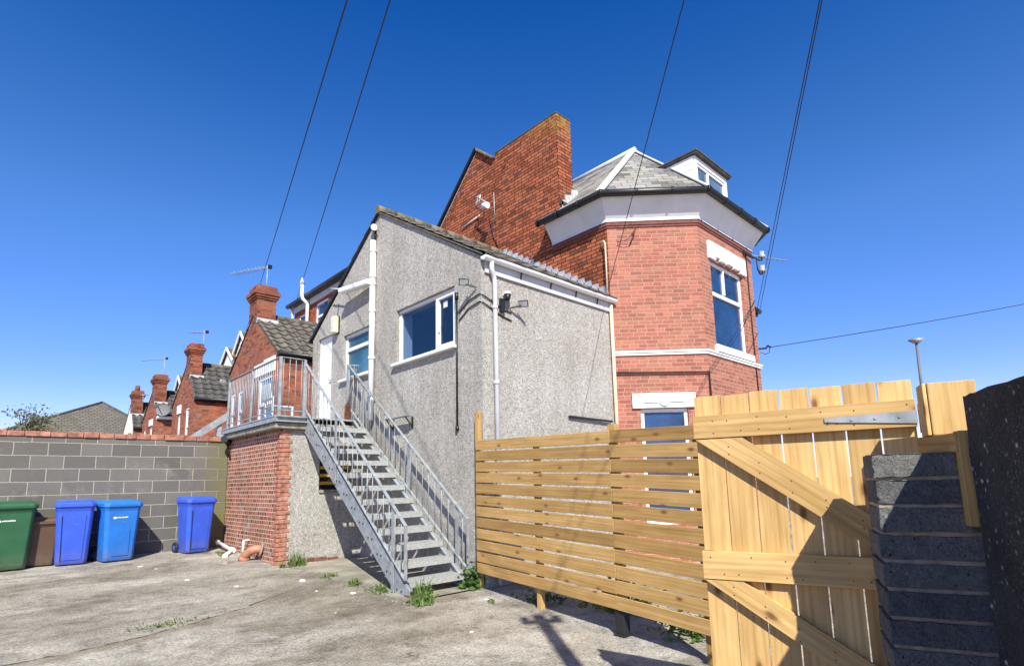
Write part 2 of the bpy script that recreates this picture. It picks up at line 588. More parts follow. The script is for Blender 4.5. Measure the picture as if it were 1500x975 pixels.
M['glass_pale'] = glass('window_glass_pale', (.10, .17, .27))
M['glass_teal'] = glass('window_glass_frosted', (.045, .13, .18), .2)
M['curtain'] = plain('net_curtain', (.6, .62, .64), .9, 0, .1, 8)
M['wood'] = wood('treated_softwood', (.53, .34, .13), (.35, .20, .064), gs=(.8, 17))
M['wood_gate'] = wood('gate_softwood', (.66, .45, .20), (.43, .26, .095), gs=(.9, 17))
M['wood_old'] = wood('weathered_pole', (.22, .16, .11), (.13, .09, .06))
def block_mat():
    m, nt, b = mat('rough_concrete_block')
    ob = coords(nt, 'Object')
    oi = nt.nodes.new('ShaderNodeObjectInfo')
    tone = ramp(nt, oi.outputs['Random'], [(0, (.13, .132, .138)), (.5, (.18, .18, .178)), (1, (.23, .225, .21))])
    f = noise(nt, ob, 110, 6, .75)
    c = mix(nt, .9, tone, ramp(nt, f, [(.3, (.45, .45, .45)), (.5, (1, 1, 1)), (.68, (1.5, 1.48, 1.44))]), 'MULTIPLY')
    f2 = noise(nt, ob, 16, 6, .7)
    c = mix(nt, .8, c, ramp(nt, f2, [(.3, (.6, .6, .62)), (.7, (1.3, 1.28, 1.22))]), 'MULTIPLY')
    pits = ramp(nt, noise(nt, ob, 55, 3, .6), [(.29, (1, 1, 1)), (.34, (0, 0, 0))])
    c = mix(nt, pits, c, (.02, .02, .02))
    L(nt, c, b.inputs['Base Color'])
    b.inputs['Roughness'].default_value = .95
    b.inputs['Specular IOR Level'].default_value = .2
    ad = N(nt, 'ShaderNodeMath', _operation='MULTIPLY_ADD')
    L(nt, f2, ad.inputs[0])
    ad.inputs[1].default_value = 2.5
    L(nt, f, ad.inputs[2])
    bump(nt, b, ad.outputs[0], 1.0, .012)
    return m


M['block'] = block_mat()
M['mortar'] = plain('mortar', (.42, .34, .25), .95, 0, .3, 20, .5)
def bin_mat(name, col):
    m, nt, b = mat(name)
    ob = coords(nt, 'Object')
    c = ramp(nt, noise(nt, ob, 4, 6, .6), [(.3, [x * .85 for x in col]), (.7, [min(1, x * 1.12) for x in col])])
    sc = noise(nt, mapping(nt, ob, scale=(1, 1, 6), rot=(.4, .5, 0)), 7, 8, .8)
    c = mix(nt, ramp(nt, sc, [(.60, (0, 0, 0)), (.70, (.30,) * 3)]), c, (.45, .45, .43))
    sz = nt.nodes.new('ShaderNodeSeparateXYZ')
    L(nt, ob, sz.inputs[0])
    low = ramp(nt, sz.outputs[2], [(.0, (1, 1, 1)), (.30, (0, 0, 0))])
    g = mix(nt, 1, low, ramp(nt, noise(nt, ob, 9, 6, .7), [(.35, (0, 0, 0)), (.65, (.75,) * 3)]), 'MULTIPLY')
    c = mix(nt, g, c, (.13, .11, .085))
    L(nt, c, b.inputs['Base Color'])
    L(nt, ramp(nt, sc, [(.3, (.36,) * 3), (.7, (.6,) * 3)]), b.inputs['Roughness'])
    return m


M['bin_green'] = bin_mat('green_bin_plastic', (.022, .105, .042))
M['bin_blue'] = bin_mat('deep_blue_bin_plastic', (.035, .095, .56))
M['bin_sky'] = bin_mat('bright_blue_bin_plastic', (.018, .16, .56))
M['bin_brown'] = bin_mat('brown_bin_plastic', (.10, .055, .032))
M['tyre'] = plain('black_rubber', (.015, .015, .015), .7, 0, .2, 5)
M['leaf'] = foliage('weed_leaf', (.06, .12, .018), (.16, .24, .045))
M['leaf_dark'] = foliage('creeper_leaf', (.035, .085, .015), (.10, .19, .035))
M['leaf_tree'] = foliage('spring_tree_leaf', (.12, .13, .07), (.22, .23, .13))
M['bark'] = plain('bark', (.075, .06, .048), .95, 0, .3, 9, .5)
M['moss'] = plain('moss', (.11, .105, .03), .95, 0, .5, 14, .8)
M['stone'] = plain('rubble_stone', (.27, .25, .22), .95, 0, .4, 10, .6)
M['cable'] = plain('black_cable', (.015, .015, .017), .6, 0, .1, 5)
M['yellow'] = plain('yellow_painted_bar', (.62, .38, .02), .5, 0, .1, 6)
M['chair'] = plain('pale_grey_plastic', (.50, .56, .60), .5, 0, .06, 5)
M['dish'] = plain('grey_dish', (.11, .11, .115), .6, 0, .15, 6)
M['felt'] = plain('weathered_felt', (.22, .22, .21), .9, 0, .3, 6)
M['insul'] = plain('grey_porcelain', (.35, .36, .36), .3, 0, .1, 6)


def lichen_wall():
    m, nt, b = mat('shade_dark_render')
    ob = coords(nt, 'Object')
    c = ramp(nt, noise(nt, ob, 3, 8, .7), [(.3, (.035, .032, .03)), (.7, (.085, .08, .075))])  # near-black base has the shade of the unlit wall face put into it
    c = mix(nt, .8, c, ramp(nt, noise(nt, ob, 60, 4, .7), [(.3, (.5, .5, .5)), (.7, (1.5, 1.5, 1.5))]), 'MULTIPLY')
    v = N(nt, 'ShaderNodeTexVoronoi', Scale=24, Randomness=1)
    L(nt, ob, v.inputs['Vector'])
    d = ramp(nt, v.outputs['Distance'], [(.10, (1, 1, 1)), (.26, (0, 0, 0))])
    zone = ramp(nt, noise(nt, ob, 3.5, 4, .7), [(.47, (0, 0, 0)), (.58, (1, 1, 1))])
    f = mix(nt, 1, d, zone, 'MULTIPLY')
    c = mix(nt, f, c, (.55, .56, .50))
    v2 = N(nt, 'ShaderNodeTexVoronoi', Scale=75, Randomness=1)
    L(nt, ob, v2.inputs['Vector'])
    d2 = ramp(nt, v2.outputs['Distance'], [(.10, (1, 1, 1)), (.24, (0, 0, 0))])
    z2 = ramp(nt, noise(nt, mapping(nt, ob, loc=(4, 2, 1)), 4, 6, .75), [(.44, (0, 0, 0)), (.60, (1, 1, 1))])
    c = mix(nt, mix(nt, 1, d2, z2, 'MULTIPLY'), c, (.42, .42, .37))
    L(nt, c, b.inputs['Base Color'])
    b.inputs['Roughness'].default_value = .95
    b.inputs['Specular IOR Level'].default_value = .15
    bump(nt, b, noise(nt, ob, 45, 6, .7), .8, .02)
    return m


M['lichen'] = lichen_wall()

# ------------------------------------------------------------------ generic pieces
FX = lambda x: (V((x, 0, 0)), V((0, 1, 0)), Z3, V((-1, 0, 0)))       # wall facing -x, u = y
FY = lambda y: (V((0, y, 0)), V((1, 0, 0)), Z3, V((0, -1, 0)))       # wall facing -y, u = x


def window(parent, fr, u0, u1, v0, v1, bars=(), fw=.06, setback=.07, gm='glass', sill=None, sd=.05, frame='white', name='window'):
    w = MB()
    n0, n1 = -setback - .06, -setback
    w.fbox(fr, u0, u1, v0, v0 + fw, n0, n1)
    w.fbox(fr, u0, u1, v1 - fw, v1, n0, n1)
    w.fbox(fr, u0, u0 + fw, v0 + fw, v1 - fw, n0, n1)
    w.fbox(fr, u1 - fw, u1, v0 + fw, v1 - fw, n0, n1)
    for k, p, *rg in bars:
        a, b = rg if rg else (None, None)
        if k == 'h':
            w.fbox(fr, (a if a is not None else u0) + fw, (b if b is not None else u1) - fw, p - fw * .55, p + fw * .55, n0, n1 + .006)
        else:
            w.fbox(fr, p - fw * .55, p + fw * .55, (a if a is not None else v0) + fw, (b if b is not None else v1) - fw, n0, n1 + .004)
    f = w.build(name, M[frame], parent, bevel=.006)
    g = MB()
    g.fbox(fr, u0 + fw * .5, u1 - fw * .5, v0 + fw * .5, v1 - fw * .5, n0 + .015, n0 + .03)
    g.build('pane', M[gm], f)
    if sill:
        q = MB()
        q.fbox(fr, u0 - sill, u1 + sill, v0 - .045, v0 + .004, n0, sd)
        q.build('sill', M['white_paint'], f, bevel=.006)
    return f


def tiles(mb, O, U, D, W, Ln, course=.30, period=.30, amp=.028, lift=.035, jit=.006):
    O, U, D = V(O), V(U).normalized(), V(D).normalized()
    Nn = U.cross(D)
    if Nn.z < 0:
        Nn = -Nn
    nc = max(1, round(Ln / course))
    course = Ln / nc
    sub = 6
    nu = max(1, round(W / period))
    pr = W / nu
    xs = [i * pr / sub for i in range(nu * sub + 1)]
    prof = lambda i: amp * (math.sin(2 * math.pi * i / sub) * .6 + (.9 if i % sub == 1 else 0))
    for j in range(nc):
        a, b = j * course, (j + 1) * course + .03
        r = [random.uniform(-jit, jit) for _ in range(nu + 1)]
        for i in range(len(xs) - 1):
            h0, h1 = prof(i), prof(i + 1)
            e = r[i // sub]
            P = lambda u, d, h: O + U * u + D * d + Nn * h
            p0, p1 = P(xs[i], a, h0 + .002), P(xs[i + 1], a, h1 + .002)
            q0, q1 = P(xs[i], b + e, h0 + lift + e), P(xs[i + 1], b + e, h1 + lift + e)
            mb.face([p0, p1, q1, q0], None, False)
            mb.face([q0, q1, P(xs[i + 1], b + e, h1 - .01), P(xs[i], b + e, h0 - .01)])


def leaves(mb, c, rad, n, size, up=.3, flat=1.0):
    c = V(c)
    for _ in range(n):
        d = V((random.gauss(0, .5), random.gauss(0, .5), abs(random.gauss(0, .5)) * flat))
        p = c + V((d.x * rad[0], d.y * rad[1], d.z * rad[2]))
        s = size * random.uniform(.5, 1.3)
        n_ = V((random.uniform(-1, 1), random.uniform(-1, 1), random.uniform(up, 1.2))).normalized()
        t = n_.orthogonal().normalized()
        a = random.uniform(0, 6.28)
        t = (Matrix.Rotation(a, 3, n_) @ t)
        q = n_.cross(t)
        mb.face([p - t * s, p - q * s * .55 + n_ * s * .12, p + t * s, p + q * s * .55 + n_ * s * .12])


def grass(mb, c, rad, n, h):
    c = V(c)
    for _ in range(n):
        a = random.uniform(0, 6.28)
        rr = rad * math.sqrt(random.random())
        p = c + V((math.cos(a) * rr, math.sin(a) * rr, 0))
        hh = h * random.uniform(.4, 1.2)
        w = V((math.cos(a + 1.5), math.sin(a + 1.5), 0)) * random.uniform(.004, .009)
        lean = V((random.uniform(-.6, .6), random.uniform(-.6, .6), 1)) * hh
        mid = p + lean * .55 + V((0, 0, hh * .1))
        mb.face([p - w, p + w, mid + w * .8, mid - w * .8])
        mb.face([mid - w * .8, mid + w * .8, p + lean * V((1, 1, 1)).x])


def stone(mb, c, r):
    c = V(c)
    k = 7
    h = r * random.uniform(.4, .8)
    low = [c + V((math.cos(6.283 * i / k) * r * random.uniform(.7, 1.1), math.sin(6.283 * i / k) * r * random.uniform(.7, 1.1), -.01)) for i in range(k)]
    top = [c + (p - c) * random.uniform(.5, .8) + V((0, 0, h * random.uniform(.8, 1.1))) for p in low]
    for i in range(k):
        j = (i + 1) % k
        mb.face([low[i], low[j], top[j], top[i]])
    mb.face(top)


# ------------------------------------------------------------------ ground
g = MB()
ys = [-60, -14] + [-14 + i * (12.45 + 14) / 24 for i in range(1, 25)] + [13.4, 16, 30, 60, 120, 400]
xs = [-200, -40, -12, -6, -3, 0, 2, 4, 6, 10, 20, 60, 300]
gh = lambda y: gz(max(-14, min(12.45, y)))
for i in range(len(xs) - 1):
    for j in range(len(ys) - 1):
        q = [(xs[i], ys[j]), (xs[i + 1], ys[j]), (xs[i + 1], ys[j + 1]), (xs[i], ys[j + 1])]
        g.face([(x, y, gh(y)) for x, y in q])
tag(g.build('ground', M['ground']), kind='structure')
# slab under the stair, a hand's breadth of old concrete with a broken edge
p = MB()
edge = [(3.66, 9.35), (3.84, 8.6), (3.76, 7.9), (3.86, 7.2), (3.82, 6.7), (3.93, 6.25), (3.98, 6.02)]
for (a, b), (c, d) in zip(edge[:-1], edge[1:]):
    p.face([(a, b, gz(b) + .022), (c, d, gz(d) + .022), (5.08, d, gz(d) + .022), (5.08, b, gz(b) + .022)])
    p.face([(a, b, gz(b) - .02), (c, d, gz(d) - .02), (c, d, gz(d) + .022), (a, b, gz(b) + .022)])
tag(p.build('path', plain('apron_concrete', (.27, .245, .19), .95, 0, .4, 2.2, .4)), kind='structure')

# ------------------------------------------------------------------ cinder block boundary wall
t = thing('block_wall', 'grey concrete block boundary wall behind the bins, topped with a red brick coping', 'wall', (0, 12.45, 0))
w = MB()
w.box((-6, 12.45, -.12), (3.56, 12.66, 2.13))
w.build('block_face', M['cinder'], t)
c = MB()
x = -6.0
while x < 3.5:
    ln = random.choice((.225, .225, .23, .34))
    dz = random.uniform(-.012, .012)
    c.box((x + .004, 12.425 + random.uniform(-.012, .012), 2.131), (min(x + ln, 3.55) - .004, 12.67, 2.225 + dz))
    x += ln
c.build('brick_coping', M['coping'], t, bevel=.008)
m_ = MB()
for k in range(26):
    x = -5.8 + random.random() ** .6 * 9.3
    stone(m_, (x, 12.5 + random.uniform(-.03, .08), 2.222), random.uniform(.02, .05))
m_.build('moss', M['moss'], t)

# ------------------------------------------------------------------ outhouse under the landing
t = thing('brick_outhouse', 'low red brick outhouse carrying the steel landing, pebbledashed on its stair side', 'outhouse', (3.57, 9.6, -.13))
w = MB()
f = FX(3.57)
w.wall(f, [(9.6, -.2), (12.46, -.1), (12.46, 2.16), (9.6, 2.16)])
w.build('brick_wall', M['brick_old'], t)
w = MB()
z = -.2
k = 0
while z < 2.08:
    a = .2 if k % 2 else .11
    w.box((3.562 - random.uniform(0, .006), 9.592 - random.uniform(0, .008), z + .005), (3.57 + (.16 if k % 2 else .2), 9.6 + a, z + .068))
    z += .0755
    k += 1
w.build('quoin_bricks', M['quoin'], t, bevel=.006)
w = MB()
f = FY(9.6)
w.wall(f, [(3.60, -.05), (5.1, -.05), (5.1, 2.16), (3.60, 2.16)], [(4.27, 4.9, 1.11, 1.66)], .15)
w.box((3.72, 9.603, -.25), (5.1, 9.75, -.05))
w.build('pebbledash_wall', M['pebble_pale'], t)
w = MB()
x = 3.76
while x < 4.6:
    q = random.uniform(.12, .24)
    w.box((x, 9.58, -.16), (x + q - .02, 9.63, -.055 + random.uniform(-.03, .01)))
    x += q
w.build('brick_plinth', M['brick_dark'], t, bevel=.008)
w = MB()
w.fbox(f, 4.27, 4.9, 1.06, 1.11, -.12, .03)
w.fbox(f, 4.27, 4.31, 1.11, 1.66, -.12, -.06)
win = w.build('window', M['slab'], t)
w = MB()
w.fbox(f, 4.3, 4.9, 1.1, 1.66, -.145, -.13)
w.build('pane', M['dark'], win)
for zz in (1.2, 1.34, 1.48):
    w = MB()
    w.fbox(f, 4.3, 4.9, zz, zz + .055, -.12, -.09)
    w.build('security_bar', M['yellow'], win)
w = MB()
w.box((3.44, 9.5, 2.165), (5.08, 12.43, 2.275))
w.build('roof_slab', M['slab'], t, bevel=.02)

# ------------------------------------------------------------------ fire escape
t = thing('fire_escape', 'galvanised steel stair with railings climbing to a landing at the white door', 'staircase', (4.4, 6.2, gz(6.2)))
w = MB()
w.box((3.47, 9.5, 2.36), (5.07, 12.40, 2.385))
w.build('landing_deck', M['galv_tread'], t)
w = MB()
for (a, b) in (((3.44, 9.47, 0), (3.44, 12.42, 0)), ((3.44, 9.47, 0), (4.02, 9.47, 0))):
    a, b = V(a), V(b)
    for z, hh, ww in ((2.372, .022, .07), (2.288, .022, .07)):
        w.bar(a + Z3 * z, b + Z3 * z, ww, hh, grain=False)
    n_ = (b - a).normalized().cross(Z3) * -.02
    w.bar(a + n_ + Z3 * 2.33, b + n_ + Z3 * 2.33, .012, .07, grain=False)
w.build('landing_channel', M['galv'], t)


def rail_run(a, b, posts, nbal, top=1.03, name='railing', endcap=True):
    """level railing a->b"""
    a, b = V(a), V(b)
    w = MB()
    w.bar(a + Z3 * top, b + Z3 * top, .045, .012, grain=False)
    w.bar(a + Z3 * .10, b + Z3 * .10, .035, .012, grain=False)
    w.build('handrail', M['galv'], t)
    for q in posts:
        w = MB()
        pp = a.lerp(b, q)
        w.bar(pp - Z3 * .05, pp + Z3 * top, .044, .044, up=X3, grain=False)
        w.build('post', M['galv'], t)
    for i in range(nbal):
        pp = a.lerp(b, (i + .5) / nbal)
        w = MB()
        w.tube([pp + Z3 * .10, pp + Z3 * top], .0065, 6)
        w.build('baluster', M['galv'], t)


rail_run((3.50, 9.54, 2.385), (3.50, 12.35, 2.385), (0, .5, 1), 30)
rail_run((3.50, 9.54, 2.385), (3.93, 9.54, 2.385), (1,), 4)
# stair geometry: nosing line
P0 = V((0, 6.20, -.263))
P1 = V((0, 9.56, 2.385))
SL = (P1 - P0)
sl = SL.z / SL.y
SX0, SX1 = 3.965, 4.885
NT = 12
for xs_, nm in ((SX0, 'stringer'), (SX1, 'stringer')):
    w = MB()
    a, b = V((xs_, 6.17, -.27)), V((xs_, 9.56, 2.385))
    pl = [a + V((0, 0, -.005)), a + V((0, .26, -.01)), V((xs_, 9.62, 2.17)), V((xs_, 9.62, 2.385)), V((xs_, 9.5, 2.385)), a + V((0, -.005, .10))]
    w.prism(pl, (.012, 0, 0))
    s_ = w.build(nm, M['galv'], t)
    w = MB()
    fl = a + V((.0, -.005, .10))
    w.bar(fl + X3 * (.03 if xs_ < 4.2 else -.02), V((xs_ + (.03 if xs_ < 4.2 else -.02), 9.5, 2.385)), .05, .010, grain=False)
    w.build('flange', M['galv'], s_)
    w = MB()
    for i in range(NT):
        yy = 6.35 + i * SL.y / 13
        zz = -.263 + (i + .72) * SL.z / 13 - .02
        for dy in (0, .1):
            c0 = V((xs_ + (-.012 if xs_ < 4.2 else .012), yy + dy, zz - .05 + dy * .15))
            w.tube([c0, c0 + X3 * .024], .011, 8)
    w.build('bolts', M['black'], s_)
for i in range(1, NT + 1):
    z = -.263 + i * SL.z / 13
    y = 6.2 + (i - 1) * SL.y / 13
    w = MB()
    w.box((SX0 + .014, y, z - .006), (SX1 - .002, y + .31, z))
    w.box((SX0 + .014, y - .004, z - .078), (SX1 - .002, y, z + .001))
    w.box((SX0 + .014, y + .306, z - .045), (SX1 - .002, y + .31, z))
    for sx in (SX0 + .013, SX1 - .006):
        w.prism([(sx, y, z), (sx, y + .24, z), (sx, y + .2, z + .11), ], (.006, 0, 0))
    tr = w.build('tread', M['galv_tread'], t)
    w = MB()
    for k in range(15):
        xx = SX0 + .06 + k * .056
        w.box((xx, y + .012, z), (xx + .028, y + .03, z + .003))
    w.build('nosing_grip', M['galv'], tr)
w = MB()
w.box((SX0 - .012, 6.16, -.30), (SX0 + .06, 6.27, -.22))
w.build('rusty_foot', M['rust'], t)


def stair_rail(x, ya, yb, posts, htop, hend, bal):
    """raking handrail from y=ya (low) to yb (top)"""
    la = V((x, ya, htop[0]))
    lb = V((x, yb, htop[1]))
    w = MB()
    w.bar(la, lb, .048, .012, grain=False)
    w.bar(V((x, ya, la.z)), V((x, ya, hend)), .045, .012, up=Y3, grain=False)
    w.build('handrail', M['galv'], t)
    w = MB()
    lo = .80
    w.bar(la - Z3 * (lo - .12), lb - Z3 * lo, .04, .012, grain=False)
    w.build('lower_rail', M['galv'], t)
    for y in posts:
        k = (y - ya) / (yb - ya)
        zt = la.z + (lb.z - la.z) * k
        w = MB()
        w.bar((x, y, zt - 1.12), (x, y, zt), .012, .06, up=Y3, grain=False)
        w.build('post', M['galv'], t)
    n = bal
    for i in range(n):
        k = (i + .7) / n
        y = ya + (yb - ya) * k
        zt = la.z + (lb.z - la.z) * k
        w = MB()
        w.tube([(x, y, zt - .80 + .1 * (1 - k)), (x, y, zt)], .0065, 6)
        w.build('baluster', M['galv'], t)


stair_rail(3.95, 6.235, 9.60, (6.55, 8.30, 9.52), (.64, 3.39), -.04, 22)
stair_rail(4.90, 6.15, 9.82, (6.40, 7.66, 9.20, 9.80), (.67, 3.50), -.02, 22)
w = MB()
w.bar((4.90, 9.82, 3.50), (5.09, 9.75, 3.50), .04, .012, grain=False)
w.bar((4.90, 9.82, 2.55), (5.09, 9.75, 2.55), .04, .012, grain=False)
w.tube([(5.0, 9.78, 2.5), (5.0, 9.78, 3.5)], .0065, 6)
w.bar((4.90, 9.82, 2.36), (4.90, 9.82, 3.51), .05, .05, up=X3, grain=False)
w.build('return_rail', M['galv'], t)
# flat bracket left on the wall beside the stair
t = thing('wall_bracket', 'thin metal bracket fixed to the pebbledash right of the stair landing', 'bracket', (5.0, 8.2, 2.28))
w = MB()
w.bar((4.98, 8.55, 2.30), (4.98, 7.75, 2.30), .10, .012, grain=False)
w.build('bracket_shelf', M['galv'], t)
w = MB()
for q in (8.45, 7.85):
    w.bar((5.09, q, 2.30), (5.09, q, 2.10), .02, .03, up=Y3, grain=False)
    w.bar((4.95, q, 2.29), (5.09, q, 2.12), .012, .02, grain=False)
w.build('bracket_arm', M['black'], t)
# spade on the landing
t = thing('spade', 'rusty brown spade leaning in the corner of the stair landing', 'spade', (4.75, 9.5, 2.385))
w = MB()
w.tube([(4.80, 9.62, 2.72), (5.02, 9.72, 3.42)], .014, 8)
w.build('shaft', M['wood_old'], t)
w = MB()
w.prism([(4.70, 9.56, 2.40), (4.86, 9.66, 2.40), (4.87, 9.67, 2.66), (4.80, 9.63, 2.74), (4.72, 9.58, 2.66)], (.012, -.012, 0))
w.build('blade', M['rust'], t)
# chair behind the balusters
t = thing('garden_chair', 'pale grey plastic chair standing behind the landing railing', 'chair', (4.3, 11.6, 2.385))
w = MB()
w.box((4.0, 11.3, 2.79), (4.45, 11.75, 2.82))
w.build('seat', M['chair'], t, bevel=.01)
w = MB()
w.prism([(3.98, 11.28, 2.95), (3.98, 11.78, 2.95), (3.94, 11.76, 3.26), (3.94, 11.3, 3.26)], (.025, 0, 0))
w.build('backrest', M['chair'], t, bevel=.01)
for a, b in ((4.02, 11.32), (4.02, 11.73), (4.42, 11.32), (4.42, 11.73)):
    w = MB()
    w.bar((a, b, 2.386), (a, b, 2.79 if a > 4.2 else 3.0), .035, .035, up=X3, grain=False)
    w.build('leg', M['chair'], t)

# ------------------------------------------------------------------ pebbledashed extension
t = thing('pebbledash_extension', 'grey pebbledashed house extension with a pitched tile roof behind the steel stair', 'building', (5.1, 6.02, gz(6.02)))
EXT = t
fg = FX(5.1)
w = MB()
w.wall(fg, [(6.02, -.45), (11.97, -.2), (11.97, 4.46), (9.03, 6.42), (6.02, 4.555)],
       [(11.0, 11.68, 2.38, 4.41), (9.40, 10.46, 3.31, 4.245), (6.67, 8.39, 3.29, 4.275)], .13)
w.build('gable_wall', M['pebble'], t)
w = MB()
w.wall(FY(6.02), [(5.1, -.45), (8.312, -.45), (8.312, 4.555), (5.1, 4.555)])
w.build('side_wall', M['pebble_pale'], t)
w = MB()
w.wall((V((0, 11.97, 0)), X3, Z3, Y3), [(5.1, -.3), (8.4, -.3), (8.4, 4.46), (5.1, 4.46)])
w.build('far_side_wall', M['pebble'], t)
# roof
w = MB()
rl = math.hypot(3.09, 2.0)
sR = V((0, -3.09, -1.87)).normalized()
sL = V((0, 3.09, -2.0)).normalized()
tiles(w, (5.05, 9.03, 6.45), X3, sR, 3.25, rl, .30, .30, .014, .024)
tiles(w, (5.05, 9.03, 6.45), X3, sL, 3.25, rl, .30, .30, .014, .024)
w.prism([(5.06, 9.03, 6.44), (5.06, 5.96, 4.575), (5.06, 5.96, 4.545), (5.06, 9.03, 6.41)], (3.25, 0, 0))
w.prism([(5.05, 9.03, 6.46), (5.05, 12.1, 4.47), (5.05, 12.1, 4.44), (5.05, 9.03, 6.42)], (3.25, 0, 0))
roof = w.build('roof', M['tile'], t)
w = MB()
for i in range(8):
    w.tube([(5.03 + i * .41, 9.03, 6.47), (5.03 + i * .41 + .40, 9.03, 6.47)], .085, 10)
w.build('ridge_tile', M['tile_moss'], roof)
w = MB()
w.bar((5.075, 9.05, 6.42), (5.075, 12.08, 4.45), .05, .035, up=V((0, .54, .84)), grain=False)
w.build('verge_strip', M['black'], roof)
# fascia, gutter, pipes
w = MB()
w.box((5.16, 5.985, 4.30), (8.30, 6.017, 4.53))
w.build('fascia', M['fascia'], t)
w = MB()
n = 10
for i in range(n):
    a0, a1 = math.pi + math.pi * i / n, math.pi + math.pi * (i + 1) / n
    q = [V((0, 5.925 + .062 * math.cos(a), 4.52 + .062 * math.sin(a))) for a in (a0, a1)]
    w.face([q[0] + X3 * 5.07, q[1] + X3 * 5.07, q[1] + X3 * 8.33, q[0] + X3 * 8.33], None, True)
    q2 = [V((0, 5.925 + .055 * math.cos(a), 4.52 + .055 * math.sin(a))) for a in (a0, a1)]
    w.face([q2[1] + X3 * 5.07, q2[0] + X3 * 5.07, q2[0] + X3 * 8.33, q2[1] + X3 * 8.33], None, True)
for xe in (5.07, 8.325):
    w.prism([(xe, 5.925 + .063 * math.cos(math.pi + math.pi * i / 8), 4.52 + .063 * math.sin(math.pi + math.pi * i / 8)) for i in range(9)], (.006, 0, 0))
gut = w.build('gutter', M['white'], t)
for xx in (5.9, 6.6, 7.25, 7.85):
    w = MB()
    w.bar((xx, 5.955, 4.47), (xx, 5.983, 4.36), .02, .012, up=Y3, grain=False)
    w.build('gutter_bracket', M['black'], gut)
w = MB()
dp = [(5.235, 5.925, 4.47), (5.235, 5.925, 4.36), (5.26, 5.935, 4.31), (5.30, 5.955, 4.26), (5.325, 5.965, 4.20), (5.325, 5.965, -.25)]
w.tube(dp, .036, 12)
for zz in (3.75, 2.6, 1.2):
    w.tube([(5.325, 5.965, zz), (5.325, 5.965, zz + .05)], .043, 12)
w.build('downpipe', M['pipe_grey'], t)
# soil pipe
w = MB()
w.tube([(5.025, 9.15, 2.36), (5.025, 9.15, 5.86)], .055, 14)
for zz in (2.72, 4.95, 5.10, 5.62, 4.42, 3.5):
    w.tube([(5.025, 9.15, zz), (5.025, 9.15, zz + .06)], .064, 14)
sp = w.build('soil_pipe', M['pipe_white'], t)
w = MB()
w.bar((5.00, 9.18, 5.03), (4.90, 10.22, 5.10), .16, .11, grain=False)
w.build('branch_pipe', M['pipe_white'], sp, bevel=.03)
w = MB()
w.tube([(4.93, 10.1, 5.12), (4.93, 10.75, 5.32)], .014, 8)
w.build('overflow_pipe', M['pipe_white'], sp)
w = MB()
w.tube([(5.05, 9.13, 5.86), (5.05, 9.1, 6.05)], .022, 8)
w.tube([(5.08, 9.25, 6.16), (4.98, 9.06, 6.09)], .055, 10)
w.build('vent_elbow', M['black'], sp)
w = MB()
w.tube([(4.985, 9.055, 6.092), (4.975, 9.035, 6.085)], .062, 12)
w.build('vent_cap', M['pipe_white'], sp)
# door
w = MB()
fr = fg
w.fbox(fr, 11.0, 11.05, 2.38, 4.41, -.13, -.05)
w.fbox(fr, 11.63, 11.68, 2.38, 4.41, -.13, -.05)
w.fbox(fr, 11.05, 11.63, 4.34, 4.41, -.13, -.05)
w.fbox(fr, 11.05, 11.63, 2.40, 4.34, -.12, -.08)
d = w.build('door', M['white'], t)
for k in range(3):
    w = MB()
    w.fbox(fr, 11.1 + k * .165, 11.235 + k * .165, 2.55, 4.2, -.078, -.07)
    w.build('door_panel', M['white'], d, bevel=.004)
w = MB()
w.bar((5.14, 11.10, 3.42), (5.14, 11.22, 3.45), .02, .02, grain=False)
w.build('handle', M['galv'], d)
# windows
window(t, fg, 9.40, 10.46, 3.31, 4.245, [('h', 3.93)], .065, .06, 'glass_teal', .09, .07)
wf = window(t, fg, 6.67, 8.39, 3.29, 4.275, [('v', 7.23)], .065, .06, 'glass_room', .07, .08)
w = MB()
w.fbox(fg, 6.72, 7.25, 3.34, 3.40, -.105, -.046)
w.fbox(fg, 6.72, 7.25, 4.17, 4.23, -.105, -.046)
w.fbox(fg, 6.715, 6.775, 3.40, 4.17, -.105, -.046)
w.fbox(fg, 7.17, 7.235, 3.40, 4.17, -.105, -.046)
w.build('casement', M['white'], wf, bevel=.006)
w = MB()
w.bar((5.135, 7.14, 3.62), (5.135, 7.12, 3.80), .02, .02, up=Y3, grain=False)
w.build('handle', M['white'], wf)
w = MB()
w.fbox(fg, 6.98, 7.09, 4.02, 4.13, -.092, -.089)
w.build('sticker', M['curtain'], wf)
w = MB()
# reveal and the room behind the large window
x0, x1, y0, y1, z0, z1 = 5.235, 5.42, 6.69, 8.37, 3.31, 4.255
w.face([(x0, y1, z0), (x1, y1, z0), (x1, y1, z1), (x0, y1, z1)])
w.face([(x0, y0, z0), (x0, y0, z1), (x1, y0, z1), (x1, y0, z0)])
w.face([(x0, y0, z1), (x0, y1, z1), (x1, y1, z1), (x1, y0, z1)])
w.face([(x0, y0, z0), (x1, y0, z0), (x1, y1, z0), (x0, y1, z0)])
w.build('reveal', M['white'], wf)
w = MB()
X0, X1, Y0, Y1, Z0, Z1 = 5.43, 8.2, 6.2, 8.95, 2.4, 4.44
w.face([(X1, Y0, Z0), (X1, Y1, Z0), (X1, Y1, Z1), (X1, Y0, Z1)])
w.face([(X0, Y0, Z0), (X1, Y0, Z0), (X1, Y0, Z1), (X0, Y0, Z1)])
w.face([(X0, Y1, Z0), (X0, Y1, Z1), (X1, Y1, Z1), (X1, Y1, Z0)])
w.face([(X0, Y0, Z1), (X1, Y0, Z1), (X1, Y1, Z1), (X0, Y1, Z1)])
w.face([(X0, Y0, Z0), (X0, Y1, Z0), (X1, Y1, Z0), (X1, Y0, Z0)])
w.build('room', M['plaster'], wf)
w = MB()
